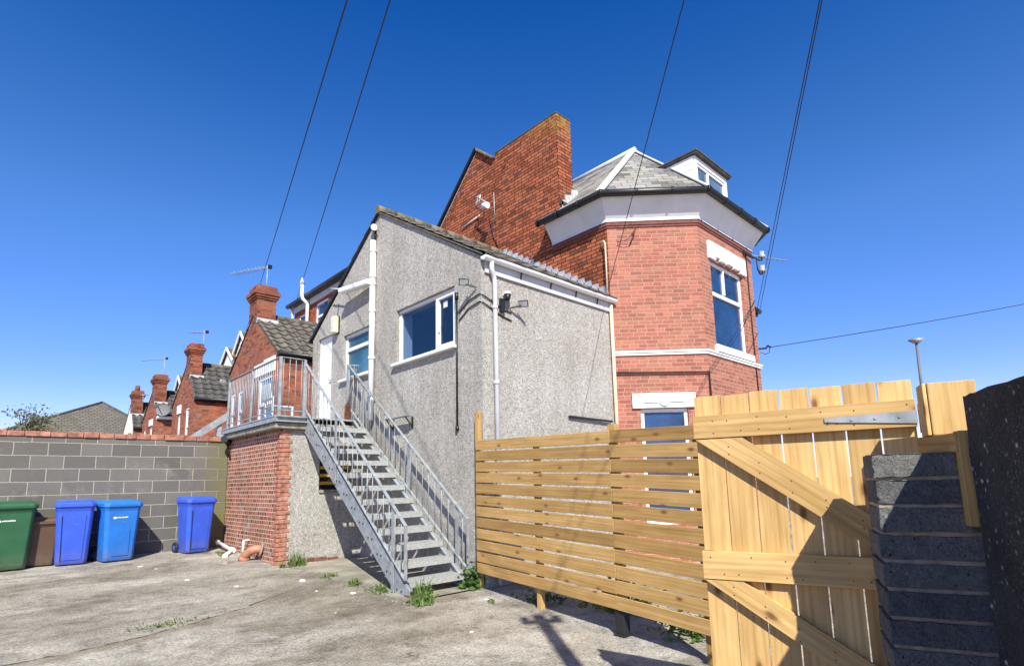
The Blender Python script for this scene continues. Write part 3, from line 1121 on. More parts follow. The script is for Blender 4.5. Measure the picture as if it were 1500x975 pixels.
w.tube([(6.1, 7.55, 4.43), (6.1, 7.55, 4.15), (6.1, 7.55, 4.14), (6.1, 7.55, 4.02)], [.012, .012, .04, .07], 10)
w.build('pendant_lamp', M['white'], wf)
# black conduit down the gable
w = MB()
w.tube([(5.085, 6.60, 4.06), (5.085, 6.61, 2.0)], .016, 8)
w.tube([(5.085, 6.60, 4.02), (5.085, 6.60, 4.12)], .035, 8)
w.tube([(5.085, 6.61, 1.95), (5.085, 6.61, 2.03)], .03, 8)
w.build('conduit', M['black'], t)
for off, zz in ((.0, 3.90), (-.11, 3.78)):
    w = MB()
    w.tube([(5.085, 6.55, zz - .12), (5.085, 6.3, zz + .02), (5.085, 6.05, zz + .06), (5.12, 6.0, zz + .04), (5.30, 6.005, zz - .02), (5.5, 6.005, zz - .1), (5.7, 6.005, zz - .13)], .010, 6)
    w.build('cable', M['black'], EXT)
w = MB()
w.bar((6.96, 5.99, 2.23), (8.12, 5.97, 2.21), .03, .035, grain=False)  # dark level bar low on the side wall
w.build('low_bar', M['black'], t)
w = MB()
w.tube([(8.245, 5.96, 4.42), (8.245, 5.96, 2.6), (8.245, 5.96, -.2)], .034, 10)
w.build('corner_pipe', M['pipe_cream'], t)
# step flashing against the brick gable
w = MB()
ns = 17
for i in range(ns):
    y = 6.08 + i * .172
    z = 4.71 + i * .1055
    w.prism([(8.29, y, z - .02), (8.29, y + .20, z + .10), (8.29, y + .20, z + .14), (8.29, y + .02, z + .14)], (.016, 0, 0))
w.bar((8.22, 6.0, 4.64), (8.22, 8.95, 6.46), .17, .012, up=V((0, -.54, .84)), grain=False)
w.build('step_flashing', M['lead'], t)

# lamps and camera on the extension
t = thing('bulkhead_lamp', 'yellowed oblong bulkhead lamp above the white door', 'lamp', (5.05, 10.75, 4.4))
w = MB()
w.box((4.97, 10.66, 4.36), (5.08, 10.82, 4.72))
w.build('diffuser', M['cream'], t, bevel=.02)
w = MB()
w.box((5.08, 10.65, 4.35), (5.098, 10.83, 4.73))
w.tube([(5.085, 10.74, 4.73), (5.085, 10.70, 5.0)], .006, 6)
w.build('back_plate', M['black'], t)


def flood(c, n, label, g=None):
    c, n = V(c), V(n).normalized()
    t = thing('floodlight', label, 'floodlight', c, group=g)
    side = n.cross(Z3).normalized()
    up = side.cross(n).normalized()
    fr = (c, side, up, n)
    w = MB()
    w.fbox(fr, -.075, .075, -.052, .052, -.025, .0)
    w.build('housing', M['black'], t, bevel=.006)
    w = MB()
    w.fbox(fr, -.063, .063, -.04, .04, .001, .004)
    w.build('lens', M['lead'], t)
    return t


t = flood((4.93, 6.22, 4.15), (-.5, -.75, -.55), 'small black floodlight on the gable beside the large window')
w = MB()
w.bar((4.95, 6.24, 4.14), (5.08, 6.12, 4.08), .03, .02, grain=False)
w.build('arm', M['black'], t)
t = flood((5.80, 5.84, 3.90), (-.75, -.5, -.55), 'small black floodlight on the side wall right of the downpipe')
w = MB()
w.bar((5.79, 5.87, 3.88), (5.66, 6.0, 3.84), .03, .02, grain=False)
w.build('arm', M['black'], t)
t = thing('security_camera', 'small white and black security camera under the gutter', 'camera', (5.56, 5.95, 3.95))
w = MB()
w.tube([(5.56, 5.93, 4.02), (5.55, 5.93, 3.93)], [.055, .035], 10)
w.build('camera_body', M['black'], t)
w = MB()
w.tube([(5.56, 5.94, 4.02), (5.56, 5.94, 4.06)], .058, 10)
w.box((5.53, 5.94, 4.02), (5.59, 6.015, 4.06))
w.build('camera_mount', M['white'], t)
w = MB()
w.box((5.45, 5.96, 3.74), (5.53, 6.015, 3.95))
w.build('junction_box', M['black'], t)

# ------------------------------------------------------------------ main brick house
t = thing('brick_house', 'tall red brick house with canted corner, slate roof and broad chimney on the right', 'house', (8.31, 6.01, 0))
w = MB()
fp = FX(8.31)
w.wall(fp, [(6.01, -.4), (13.3, -.4), (13.3, 6.35), (9.86, 9.53), (9.22, 8.95), (9.22, 9.11), (7.2, 9.11), (7.2, 6.45), (6.01, 6.45)])
w.build('gable_wall', M['brick_main'], t)
w = MB()
w.box((8.313, 7.2, 6.2), (8.78, 9.2, 9.108))
ch = w.build('chimney_stack', M['brick_main'], t)
w = MB()
w.box((8.30, 7.19, 9.112), (8.79, 9.21, 9.135))
w.build('mossy_top', M['moss'], ch, bevel=.01)
# rear roof of the main house
w = MB()
w.prism([(8.32, 9.86, 9.56), (8.32, 13.4, 6.28), (8.32, 13.4, 6.2), (8.32, 9.86, 9.46)], (6, 0, 0))
w.prism([(8.32, 9.86, 9.56), (8.32, 6.6, 6.55), (8.32, 6.6, 6.45), (8.32, 9.86, 9.46)], (6, 0, 0))
mr = w.build('main_roof', M['tile_dark'], t)
w = MB()
w.bar((8.28, 9.88, 9.56), (8.28, 13.4, 6.30), .10, .07, up=V((0, .68, .73)), grain=False)
w.build('verge', M['black'], mr)
w = MB()
w.bar((8.29, 9.95, 9.58), (8.29, 9.22, 8.98), .12, .07, up=V((0, -.68, .73)), grain=False)
w.build('mossy_ridge', M['tile_moss'], mr, bevel=.02)
w = MB()
w.bar((8.304, 9.9, 9.50), (8.304, 13.3, 6.32), .012, .05, up=V((0, .68, .73)), grain=False)
w.build('mortar_line', M['lead_pale'], mr)

# canted wing
P = [V((8.31, 7.4)), V((8.31, 6.01)), V((9.54, 4.78)), V((11.9, 4.78)), V((13.13, 6.01)), V((13.13, 10))]


def offp(d):
    out = []
    for i in range(len(P)):
        ns_ = []
        for a, b in ((i - 1, i), (i, i + 1)):
            if a < 0 or b >= len(P):
                continue
            e = (P[b] - P[a]).normalized()
            ns_.append(V((-e.y, e.x)) * -1)
        if len(ns_) == 1:
            out.append(P[i] + ns_[0] * d)
        else:
            m_ = (ns_[0] + ns_[1]).normalized()
            out.append(P[i] + m_ * (d / m_.dot(ns_[0])))
    return out


def to3(p, z):
    return V((p.x, p.y, z))


# direction check: outward normals must point away from the wing's middle
if (offp(.1)[2] - V((10.7, 7))).length < (P[2] - V((10.7, 7))).length:
    _o = offp
    offp = lambda d: _o(-d)


def ringband(mb, d0, z0, d1, z1, i0=0, i1=5):
    A, B = offp(d0), offp(d1)
    for i in range(i0, i1):
        mb.face([to3(A[i], z0), to3(A[i + 1], z0), to3(B[i + 1], z1), to3(B[i], z1)])


e2 = V((1, -1, 0)).normalized()
fc = (V((8.31, 6.01, 0)), e2, Z3, V((-1, -1, 0)).normalized())
LEN = (P[2] - P[1]).length
w = MB()
w.wall(fc, [(0, -.6), (LEN, -.6), (LEN, 6.03), (0, 6.03)], [(.45, 1.32, .35, 2.45)], .12)
f5 = FY(4.78)
w.wall(f5, [(9.54, -.6), (11.9, -.6), (11.9, 6.03), (9.54, 6.03)], [(9.95, 11.38, 3.68, 5.42)], .12)
fr6 = (V((11.9, 4.78, 0)), V((1, 1, 0)).normalized(), Z3, V((1, -1, 0)).normalized())
w.wall(fr6, [(0, -.6), (LEN, -.6), (LEN, 6.03), (0, 6.03)])
w.wall((V((13.13, 6.01, 0)), Y3, Z3, X3), [(0, -.6), (7, -.6), (7, 6.3), (0, 6.3)])
w.build('canted_wall', M['brick_bay'], t)
w = MB()
for d, z0, z1 in ((.02, 5.99, 6.03), (.035, 6.033, 6.10)):
    ringband(w, d, z0, d, z1)
    ringband(w, d, z0, -.02, z0)
w.build('corbel_course', M['brick_dark'], t)
w = MB()
ringband(w, .05, 6.103, .05, 6.16, 1, 2)
ringband(w, .05, 6.103, -.02, 6.103, 1, 2)
ringband(w, .05, 6.16, .28, 6.50)
ringband(w, .05, 6.103, .05, 6.16, 0, 1)
ringband(w, .05, 6.103, .05, 6.16, 2, 5)
A, B = offp(.05), offp(.28)
w.face([(8.31, 7.4, 6.103), to3(A[0], 6.103), to3(A[0], 6.16), to3(B[0], 6.5), (8.31, 7.4, 6.5)])
w.build('cove', M['cove'], t)
w = MB()
ringband(w, .26, 6.495, .36, 6.495)
ringband(w, .36, 6.495, .36, 6.53)
GP = offp(.35)
GP[0] = GP[0] + V((0, .12))
w.tube([to3(q, 6.54) for q in GP], .062, 10)
for i in range(5):
    nn = max(2, int((GP[i + 1] - GP[i]).length / .55))
    for k in range(nn + 1):
        q = GP[i].lerp(GP[i + 1], k / nn)
        dd = (GP[i + 1] - GP[i]).normalized() * .02
        w.tube([to3(q - dd, 6.54), to3(q + dd, 6.54)], .072, 10)
w.build('gutter', M['black'], t)
# string course
w = MB()
for d, z0, z1 in ((.05, 3.50, 3.535), (.03, 3.455, 3.50)):
    A = offp(d)
    ringband(w, d, z0, d, z1, 1, 4)
    ringband(w, d, z1, -.02, z1, 1, 4)
    ringband(w, d, z0, -.02, z0, 1, 4)
w.build('string_course', M['white_paint'], t)
# cable below it
w = MB()
w.tube([(8.22, 5.95, 3.13), to3(P[1], 3.13) + V((-.03, -.03, 0)), to3(P[2], 3.10) + V((-.02, -.03, 0)), to3(P[2], 1.8) + V((-.02, -.03, 0))], .018, 8)
w.build('cable', M['cable'], t)
w = MB()
w.tube([(11.62, 4.76, 6.0), (11.66, 4.76, 2.0)], .012, 6)
w.build('cable', M['cable'], t)
w = MB()
w.tube([(11.2, 4.765, 4.3), (11.9, 4.765, 5.0)], .008, 6)
w.build('cable', M['cable'], t)
w = MB()
w.tube([(11.3, 4.765, 3.7), (11.9, 4.765, 4.25)], .008, 6)
w.build('cable', M['cable'], t)
w = MB()
w.tube([(8.25, 6.12, 5.72), (8.24, 6.04, 5.72), (8.24, 6.02, 5.66), (8.24, 6.02, 4.55)], .018, 8)
w.build('corner_conduit', M['pipe_cream'], t)
# roof of the wing
AP = V((10.72, 6.86, 9.05))
AB = V((10.72, 10.5, 9.05))
E = [to3(q, 6.555) for q in offp(.37)]
E[0] = V((7.96, 9.6, 6.55))
E[5] = V((13.48, 10.5, 6.55))
w = MB()
w.face([E[1], AP, AB, E[0]][::-1])
w.face([E[1], E[2], AP])
w.face([E[2], E[3], AP])
w.face([E[3], E[4], AP])
w.face([E[4], E[5], AB, AP])
# keep only the part right of the party wall on the left slope: the gable plane hides the rest
w.v = [V((max(p.x, 7.95), p.y, p.z)) for p in w.v]
wr = None
# left slope is cut at the stack so it does not poke through the gable wall
w = MB()
kx = (8.78 - E[1].x) / (AP.x - E[1].x)
zc = lambda x: 6.55 + (x - 7.95) * (9.05 - 6.55) / (10.72 - 7.95)
w.face([E[1], AP, V((10.72, 9.3, 9.05)), V((8.78, 9.3, zc(8.78))), V((8.78, 7.42, zc(8.78))), V((7.95, 7.42, 6.55))][::-1])
for a, b in ((1, 2), (2, 3), (3, 4)):
    w.face([E[a], E[b], AP])
w.face([E[4], E[5], AB, AP])
wr = w.build('slate_roof', M['slate'], t)


def strip(mb, a, b, wd, up, h=.02):
    mb.bar(a, b, wd, h, up=up, grain=False)


w = MB()
strip(w, E[1] + Z3 * .03, AP + Z3 * .03, .17, V((-.6, -.3, .75)))
strip(w, E[2] + Z3 * .03, AP + Z3 * .03, .11, V((-.3, -.6, .75)))
strip(w, E[3] + Z3 * .03, AP + Z3 * .03, .16, V((.3, -.6, .75)))
w.tube([AP + V((0, -.06, .02)), V((10.72, 9.3, 9.07))], .07, 10)
w.build('hip_flashing', M['lead_pale'], wr)
w = MB()
for i in range(5):
    y = 7.12 - i * .005
    x = 8.32 + i * .1
    w.box((x, y - .02, zc(x) - .02 + .02), (x + .085, y + .02, zc(x) + .16 + (.06 if i % 2 else 0)))
w.build('stack_flashing', M['lead_pale'], wr)
w = MB()
w.box((7.96, 7.12, 6.56), (8.35, 7.44, 6.62))
w.build('apron_flashing', M['lead_pale'], wr)
# dormer
w = MB()
fd = FY(4.93)
w.wall(fd, [(9.95, 6.95), (11.35, 6.95), (11.35, 7.70), (9.95, 7.70)], [(10.03, 11.27, 7.02, 7.58)], .05)
w.face([(9.95, 4.93, 6.9), (9.95, 4.93, 7.70), (9.95, 5.75, 7.70), (9.95, 5.75, 7.6)])
w.face([(11.35, 4.93, 6.9), (11.35, 4.93, 7.70), (11.35, 5.75, 7.70), (11.35, 5.75, 7.6)])
dm = w.build('dormer', M['white_paint'], t)
w = MB()
for k in range(5):
    zz = 6.98 + k * .145
    y1 = 4.48 + (zz - 6.52) * .952 + .12
    w.box((9.925, 4.97, zz), (9.948, max(5.0, min(5.72, y1 + .1)), zz + .135))
w.build('cheek_boards', M['white'], dm, bevel=.004)
w = MB()
w.box((9.88, 4.85, 7.705), (11.42, 5.80, 7.74))
w.box((9.865, 4.83, 7.742), (11.435, 5.80, 7.785))
w.build('dormer_roof', M['tile_dark'], dm, bevel=.01)
window(dm, fd, 10.03, 11.27, 7.02, 7.58, [('v', 10.52)], .055, .02, 'glass_pale')
for o in list(dm.children):
    pass

# bay windows with painted stone surrounds
wv = window(t, f5, 9.95, 11.38, 3.68, 5.42, [('h', 4.76), ('v', 10.60, 4.76, 5.42)], .07, .06, 'glass')
w = MB()
w.fbox(f5, 9.86, 11.50, 5.50, 5.78, 0, .05)
w.fbox(f5, 9.86, 10.13, 5.42, 5.50, 0, .05)
w.fbox(f5, 11.22, 11.50, 5.42, 5.50, 0, .05)
w.fbox(f5, 10.3, 10.5, 5.44, 5.60, 0, .075)
w.fbox(f5, 10.9, 11.1, 5.44, 5.60, 0, .075)
w.fbox(f5, 10.58, 10.8, 5.45, 5.70, 0, .085)
w.build('lintel', M['white_paint'], wv, bevel=.008)
w = MB()
w.fbox(f5, 9.88, 11.52, 3.54, 3.675, -.05, .07)
w.build('sill', M['white_paint'], wv, bevel=.008)
wv = window(t, fc, .45, 1.32, .35, 2.45, [], .07, .05, 'glass')
w = MB()
w.fbox(fc, .30, 1.46, 2.455, 2.73, 0, .05)
w.fbox(fc, .52, .78, 2.555, 2.585, .05, .075)
w.fbox(fc, .99, 1.24, 2.555, 2.585, .05, .075)
c0 = fc[0] + e2 * .885 + Z3 * 2.59
w.tube([c0 + fc[3] * .05, c0 + fc[3] * .08], .105, 20)
w.tube([c0 + fc[3] * .08, c0 + fc[3] * .09], .07, 20)
w.build('lintel', M['white_paint'], wv, bevel=.006)

# hook with feed cable on the canted face
t = thing('cable_hook', 'rusty cable hook below the cove on the canted brick face', 'hook', (8.6, 5.6, 5.8))
c0 = fc[0] + e2 * .52 + Z3 * 5.9
w = MB()
w.tube([c0, c0 + fc[3] * .12, c0 + fc[3] * .16 - e2 * .08 - Z3 * .14], .018, 8)
w.build('hook_arm', M['rust'], t)
w = MB()
w.tube([c0 + fc[3] * .16 - e2 * .08 - Z3 * .14, c0 + fc[3] * .1 - e2 * .2 - Z3 * .22, c0 + fc[3] * .05 - e2 * .35 - Z3 * .22], .006, 6)
w.build('feed_cable', M['cable'], t)
# insulators at the right edge of the wing
t = thing('insulator_bracket', 'iron bracket with two grey insulators at the right edge of the canted house', 'bracket', (11.95, 4.78, 5.75))
w = MB()
D_ = V((-.13, 0, .2))
w.bar(V((11.6, 4.74, 5.78)) + D_, V((12.0, 4.70, 5.74)) + D_, .03, .05, grain=False)
w.tube([V(q) + D_ for q in [(11.95, 4.7, 5.76), (12.2, 4.66, 5.72), (12.34, 4.66, 5.76), (12.36, 4.66, 5.84)]], .016, 8)
w.tube([V(q) + D_ for q in [(12.1, 4.68, 5.72), (12.12, 4.68, 5.52), (12.22, 4.68, 5.42), (12.36, 4.68, 5.44), (12.38, 4.68, 5.5)]], .016, 8)
w.build('iron_arm', M['cable'], t)
for q in ((12.37, 4.66, 5.82), (12.39, 4.68, 5.5)):
    w = MB()
    q = V(q) + D_
    w.tube([q, q + Z3 * .06, q + Z3 * .07, q + Z3 * .15], [.07, .075, .05, .055], 12)
    w.build('insulator', M['insul'], t)
# neighbouring eave peeping out at the right edge
t = thing('far_eave', 'dark eave of the next house peeping out behind the right brick edge', 'roof', (14, 5.6, 4.7))
w = MB()
w.box((13.25, 5.40, 5.10), (13.6, 5.9, 5.20))
w.build('eave_board', M['black'], t)
w = MB()
w.tube([(13.2, 5.33, 5.21), (13.6, 5.36, 5.21)], .06, 10)
w.build('gutter', M['black'], t)
w = MB()
w.box((13.28, 5.75, 0), (13.6, 9, 5.1))
w.build('wall', M['brick_terrace'], t)
t = thing('wire_anchor', 'small black wire anchor on the right brick edge under the wires', 'anchor', (12.0, 4.8, 4.0))
w = MB()
w.tube([(11.9, 4.78, 3.9), (12.1, 4.7, 3.93), (12.2, 4.7, 4.0), (12.34, 4.7, 3.99)], .022, 8)
w.build('anchor_hook', M['cable'], t)
w = MB()
w.tube([(12.3, 4.7, 3.99), (12.26, 4.7, 3.86), (12.1, 4.72, 3.8), (11.92, 4.76, 3.82)], .007, 6)
w.build('cable_loop', M['cable'], t)


# ------------------------------------------------------------------ aerials
def yagi(name, label, base, mast, dirv, ln, group, n=10, ew=.16, panel=False):
    t = thing(name, label, 'aerial', base, group=group)
    b = V(base)
    w = MB()
    w.tube([b, b + Z3 * mast], .016, 6)
    w.build('mast', M['galv'], t)
    d = V(dirv).normalized()
    s = d.cross(Z3).normalized()
    a = b + Z3 * (mast - .06)
    w = MB()
    w.tube([a - d * .15, a + d * ln], .011, 6)
    for i in range(n):
        q = a + d * ln * (i + .3) / n
        w.tube([q - s * ew, q + s * ew], .006, 5)
        w.tube([q - Z3 * ew * .35, q + Z3 * ew * .35], .005, 5)
    w.build('boom', M['galv'], t)
    w = MB()
    w.box(a - d * .12 - V((.05, .05, .05)), a - d * .12 + V((.05, .05, .05)))
    w.build('junction_box', M['black'], t)
    return t


GA = 'television aerials on the chimneys'
yagi('tv_aerial', 'long comb-like aerial on the nearest terrace chimney', (5.55, 16.5, 6.85), .95, (-.25, 1, .12), 1.9, GA)
yagi('tv_aerial', 'short pale aerial on the second terrace chimney', (5.55, 23.2, 6.3), .95, (-.6, .7, .02), .6, GA, 8)
yagi('tv_aerial', 'thin aerial on the third terrace chimney', (5.55, 29.85, 6.1), 1.3, (-.4, 1, .06), 1.8, GA, 8)
yagi('tv_aerial', 'small aerial on the last and lowest terrace chimney', (5.5, 34.3, 5.6), .6, (.2, -1, 0), .4, GA, 4)
yagi('tv_aerial', 'long aerial reaching out right of the canted house beside the insulators', (12.6, 5.3, 5.55), .95, (1, -.42, .0), 1.5, GA, 9, .07)
t = thing('gable_aerial', 'white panel aerial on a bracket against the brick gable', 'aerial', (8.1, 9.4, 7.7))
w = MB()
w.tube([(8.30, 9.62, 7.75), (8.0, 9.62, 7.78), (7.98, 9.5, 7.9)], .016, 8)
w.tube([(8.0, 9.58, 8.02), (7.98, 9.2, 7.72)], .018, 8)
w.tube([(8.3, 9.25, 7.35), (8.28, 9.25, 8.1)], .012, 6)
w.build('bracket', M['galv'], t)
w = MB()
w.tube([(7.98, 9.30, 7.66), (7.96, 9.12, 7.61)], .075, 14)
w.build('panel', M['white'], t)
w = MB()
w.tube([(8.05, 9.70, 7.8), (8.05, 9.55, 8.05), (8.05, 9.48, 8.05), (8.05, 9.52, 7.9), (8.05, 9.7, 7.8)], .012, 6)
w.build('loop', M['white'], t)
w = MB()
w.tube([(8.28, 9.8, 7.72), (8.28, 10.5, 7.64)], .018, 6)
w.build('cable_cover', M['white'], t)
w = MB()
w.tube([(8.29, 9.45, 7.55), (8.29, 9.3, 7.0), (8.29, 9.15, 6.7)], .008, 6)
w.build('cable', M['cable'], t)


# ------------------------------------------------------------------ terraced outriggers, receding row
def corbel(mb, x0, x1, y0, y1, z, steps):
    for i, (d, h) in enumerate(steps):
        mb.box((x0 - d, y0 - d, z), (x1 + d, y1 + d, z + h))
        z += h + .0005
    return z


def outrigger(label, y0, y1, ez, rz, ymid, chim, ch_top, wins, tile, pot=False, cream=False, depth=3.5, lint=()):
    t = thing('terraced_house', label, 'house', (5.1, y0, 0), group='brick rear wings of the terrace')
    f = FX(5.1)
    w = MB()
    yc0, yc1, xc = chim
    slope = (rz - ez) / (ymid - y0)
    rake = lambda y: rz - abs(y - ymid) * (slope if y < ymid else (rz - ez) / (y1 - ymid))
    w.wall(f, [(y0, 0), (y1, 0), (y1, ez), (ymid, rz), (y0, ez)], [(a, b, c, d) for a, b, c, d in wins], .1)
    if cream:
        w.build('gable_wall', M['render_white'], t)
        w = MB()
    w.wall(FY(y0), [(5.1, 0), (5.1 + depth, 0), (5.1 + depth, ez), (5.1, ez)])
    w.build('brick_wall', M['brick_terrace'], t)
    w = MB()
    for sgn, ye in ((-1, y0 - .1), (1, y1 + .1)):
        dvec = V((0, ye - ymid, ez - rz - .05))
        tiles(w, (5.08, ymid, rz + .05), X3, dvec, depth, dvec.length, .30, .30, .03)
        w.face([(5.08, ymid, rz + .03), (5.08 + depth, ymid, rz + .03), (5.08 + depth, ye, ez - .02), (5.08, ye, ez - .02)])
    rf = w.build('roof', M[tile], t)
    w = MB()
    w.tube([(5.6, ymid, rz + .07), (5.1 + depth, ymid, rz + .07)], .09, 8)
    w.build('ridge', M['tile'], rf)
    w = MB()
    w.tube([(5.1, y0 - .13, ez - .03), (5.1 + depth, y0 - .13, ez - .03)], .055, 8)
    w.box((5.1, y0 - .08, ez - .12), (5.1 + depth, y0 - .003, ez - .02))
    w.build('gutter', M['white'] if label.startswith('third') else M['black'], t)
    w = MB()
    w.box((5.095, yc0, rz - .5), (xc, yc1, ch_top - .42))
    c = w.build('chimney', M['brick_chimney'], t)
    w = MB()
    zz = corbel(w, 5.095, xc, yc0, yc1, ch_top - .419, [(.03, .06), (.06, .07), (.09, .10), (.06, .05), (.02, .13)])
    w.build('chimney_cap', M['brick_chimney'], c, bevel=.01)
    w = MB()
    zf = rake(yc0) + .06
    w.box((5.085, yc0 - .10, zf - .12), (xc + .05, yc0 - .005, zf + .02))
    w.build('chimney_flashing', M['lead_pale'], c)
    if pot:
        w = MB()
        w.tube([(5.3, (yc0 + yc1) / 2, ch_top - .02), (5.3, (yc0 + yc1) / 2, ch_top + .3)], [.13, .11], 10)
        w.build('chimney_pot', M['brick_dark'], c)
    for (a, b, c_, d) in wins:
        window(t, f, a, b, c_, d, [('h', (c_ + d) / 2)], .09, .03, 'glass_pale', .06, .05)
    for (a, b, c_, d) in lint:
        w = MB()
        w.fbox(f, a, b, c_, d, 0, .03)
        w.build('lintel', M['white_paint'], t)
    return t


outrigger('first brick terrace wing with the tallest chimney, beside the steel landing', 14.2, 18.0, 4.62, 6.02, 16.1, (15.85, 16.5, 5.62), 6.93,
          [(14.45, 15.5, 2.6, 4.12), (16.75, 17.2, 2.75, 4.0), (17.45, 17.85, 2.75, 4.0)], 'tile', lint=[(14.27, 15.05, 4.16, 4.55), (15.06, 15.8, 4.16, 4.5)])
outrigger('second brick terrace wing with a round roof vent and tall sash windows', 22.2, 25.35, 4.45, 5.86, 23.40, (22.95, 23.6, 5.50), 6.66,
          [(22.75, 23.25, 2.75, 4.2), (24.0, 24.4, 2.6, 4.05)], 'tile_dark', lint=[(23.95, 24.5, 4.07, 4.4)])
outrigger('third brick terrace wing with a grey dish and a white gutter', 28.42, 31.4, 4.4, 5.62, 29.5, (29.0, 29.7, 5.55), 6.42,
          [(29.15, 29.6, 2.7, 4.05), (30.55, 31.0, 2.7, 4.0)], 'tile_dark', lint=[(29.05, 29.8, 4.07, 4.35)])
outrigger('last terrace wing with a cream rendered gable and a chimney pot', 33.9, 36.6, 4.4, 5.72, 34.95, (34.45, 35.05, 5.55), 6.42,
          [(35.9, 36.15, 3.2, 3.7)], 'tile_dark', pot=True, cream=True)
t = thing('roof_vent', 'small half-round lead vent on the tiles of the second terrace wing', 'vent', (6.3, 23.0, 5.2))
w = MB()
w.tube([(6.2, 22.75, 5.18), (6.2, 23.3, 5.30)], .14, 12)
w.build('vent_hood', M['lead'], t)
t = thing('satellite_dish', 'grey satellite dish on the eave of the third terrace wing', 'dish', (5.0, 27.8, 4.6))
w = MB()
c0 = V((5.3, 28.15, 4.66))
dn = V((-.45, -.85, .25)).normalized()
a_ = dn.orthogonal().normalized()
b_ = dn.cross(a_)
rings = [[c0 + (a_ * math.cos(k * .3927) + b_ * math.sin(k * .3927)) * r_ + dn * (r_ * r_ * .4) for k in range(16)] for r_ in (.02, .12, .21, .28)]
for r0, r1 in zip(rings[:-1], rings[1:]):
    for k in range(16):
        j = (k + 1) % 16
        w.face([r0[k], r0[j], r1[j], r1[k]], None, True)
w.build('reflector', M['dish'], t)
w = MB()
w.tube([c0 - b_ * .4, c0 + dn * .5 - b_ * .1], .02, 6)
w.tube([c0 - dn * .02, c0 - dn * .15 - Z3 * .1, (5.35, 28.42, 4.4)], .03, 6)
w.build('feed_arm', M['galv'], t)

# main range behind the wings: the tall brick back wall and lower dormered roofs
t = thing('rear_brick_range', 'tall brick back wall with a black gutter showing over the pebbledash roof', 'house', (8.6, 13.5, 0))
w = MB()
f = FX(8.6)
wi = [(20.7, 21.7, 7.1, 8.05), (18.95, 20.05, 7.1, 8.15), (16.7, 17.6, 7.4, 8.2)]
w.wall(f, [(13.0, 0), (22.1, 0), (22.1, 8.45), (13.0, 8.45)], wi, .1)
w.wall((V((0, 22.1, 0)), X3, Z3, Y3), [(8.6, 0), (14, 0), (14, 8.45), (8.6, 8.45)])
w.build('brick_wall', M['brick_main'], t)
w = MB()
w.box((8.35, 12.9, 8.46), (14, 22.3, 8.56))
w.build('flat_roof', M['black'], t)
w = MB()
w.box((8.53, 13.0, 8.22), (8.597, 22.1, 8.458))
w.build('fascia', M['fascia'], t)
w = MB()
w.tube([(8.36, 13, 8.55), (8.36, 22.35, 8.55)], .075, 8)
w.build('gutter', M['black'], t)
for a in wi:
    window(t, f, *a, [('h', a[2] + .5)], .08, .04, 'glass', .06, .05)
w = MB()
w.tube([(8.45, 20.5, 6.3), (8.45, 20.5, 8.25), (8.25, 20.5, 8.42), (8.22, 20.5, 8.6), (8.22, 20.5, 9.0)], .07, 10)
w.tube([(8.22, 20.5, 9.0), (8.22, 20.5, 9.25)], [.1, .02], 10)
w.build('vent_pipe', M['pipe_white'], t)
w = MB()
w.tube([(8.4, 22.2, 8.5), (8.5, 22.1, 8.3), (8.5, 22.1, 6)], .05, 8)
w.build('downpipe', M['pipe_white'], t)

t = thing('terrace_range', 'long low main range of the terrace behind its brick wings', 'house', (8.6, 22.4, 0))
w = MB()
w.box((8.6, 22.4, 0), (16, 42, 5.2))
w.build('brick_wall', M['brick_terrace'], t)
w = MB()
w.prism([(8.4, 22.4, 5.15), (12.4, 22.4, 7.6), (16.4, 22.4, 5.15)], (0, 19.6, 0))
w.build('roof', M['tile_dark'], t)


def gdormer(label, x, y0, y1, z0, ze, zr, tile):
    t = thing('roof_dormer', label, 'dormer', (x, y0, z0), group='dormers on the far terrace roofs')
    ym = (y0 + y1) / 2
    w = MB()
    w.wall(FX(x), [(y0, z0), (y1, z0), (y1, ze), (ym, zr), (y0, ze)])
    w.wall(FY(y0), [(x, z0), (x + 2.5, z0), (x + 2.5, ze), (x, ze)])
    w.build('wall', M['white_paint'], t)
    w = MB()
    for ye in (y0 - .15, y1 + .15):
        dv = V((0, ye - ym, ze - zr - .1))
        tiles(w, (x - .15, ym, zr + .08), X3, dv, 2.6, dv.length, .3, .3, .03)
    w.build('roof', M[tile], t)
    w = MB()
    for ye in (y0 - .15, y1 + .15):
        w.bar((x - .16, ym, zr + .04), (x - .16, ye, ze - .08), .05, .16, grain=False)
    w.build('bargeboard', M['white_paint'], t)
    return t


gdormer('white gabled dormer with mossy tiles beside the first wing', 9.6, 33.3, 35.5, 7.6, 8.45, 9.3, 'tile_moss')
gdormer('nearer white dormer gable half hidden by the first wing', 9.6, 31.0, 33.0, 7.6, 8.8, 9.75, 'tile_moss')
gdormer('mossy dormer roof between the second and third wings', 8.6, 40.0, 42.2, 6.6, 7.4, 8.55, 'tile_moss')
gdormer('small dark dormer roof just left of the tall brick back wall', 9.4, 24.6, 26.2, 7.4, 8.3, 8.95, 'tile')

# far hipped roof
t = thing('hipped_house', 'wide hipped brown tiled roof beyond the block wall', 'house', (4.5, 44, 0))
w = MB()
w.box((-1, 42, 0), (9, 50, 4.4))
w.build('wall', M['brick_terrace'], t)
w = MB()
ap = V((4.95, 45.0, 7.02))
q = [V((-1.2, 41.6, 4.0)), V((9.3, 41.6, 4.0)), V((9.3, 52, 4.0)), V((-1.2, 52, 4.0))]
ap2 = V((4.95, 50.0, 7.02))
w.face([q[0], q[1], ap])
w.face([q[1], q[2], ap2, ap])
w.face([q[2], q[3], ap2])
w.face([q[3], q[0], ap, ap2])
rf = w.build('roof', M['tile_far'], t)
w = MB()
w.tube([q[0], ap], .09, 6)
w.tube([q[1], ap], .09, 6)
w.build('hip_tiles', M['tile_dark'], rf)


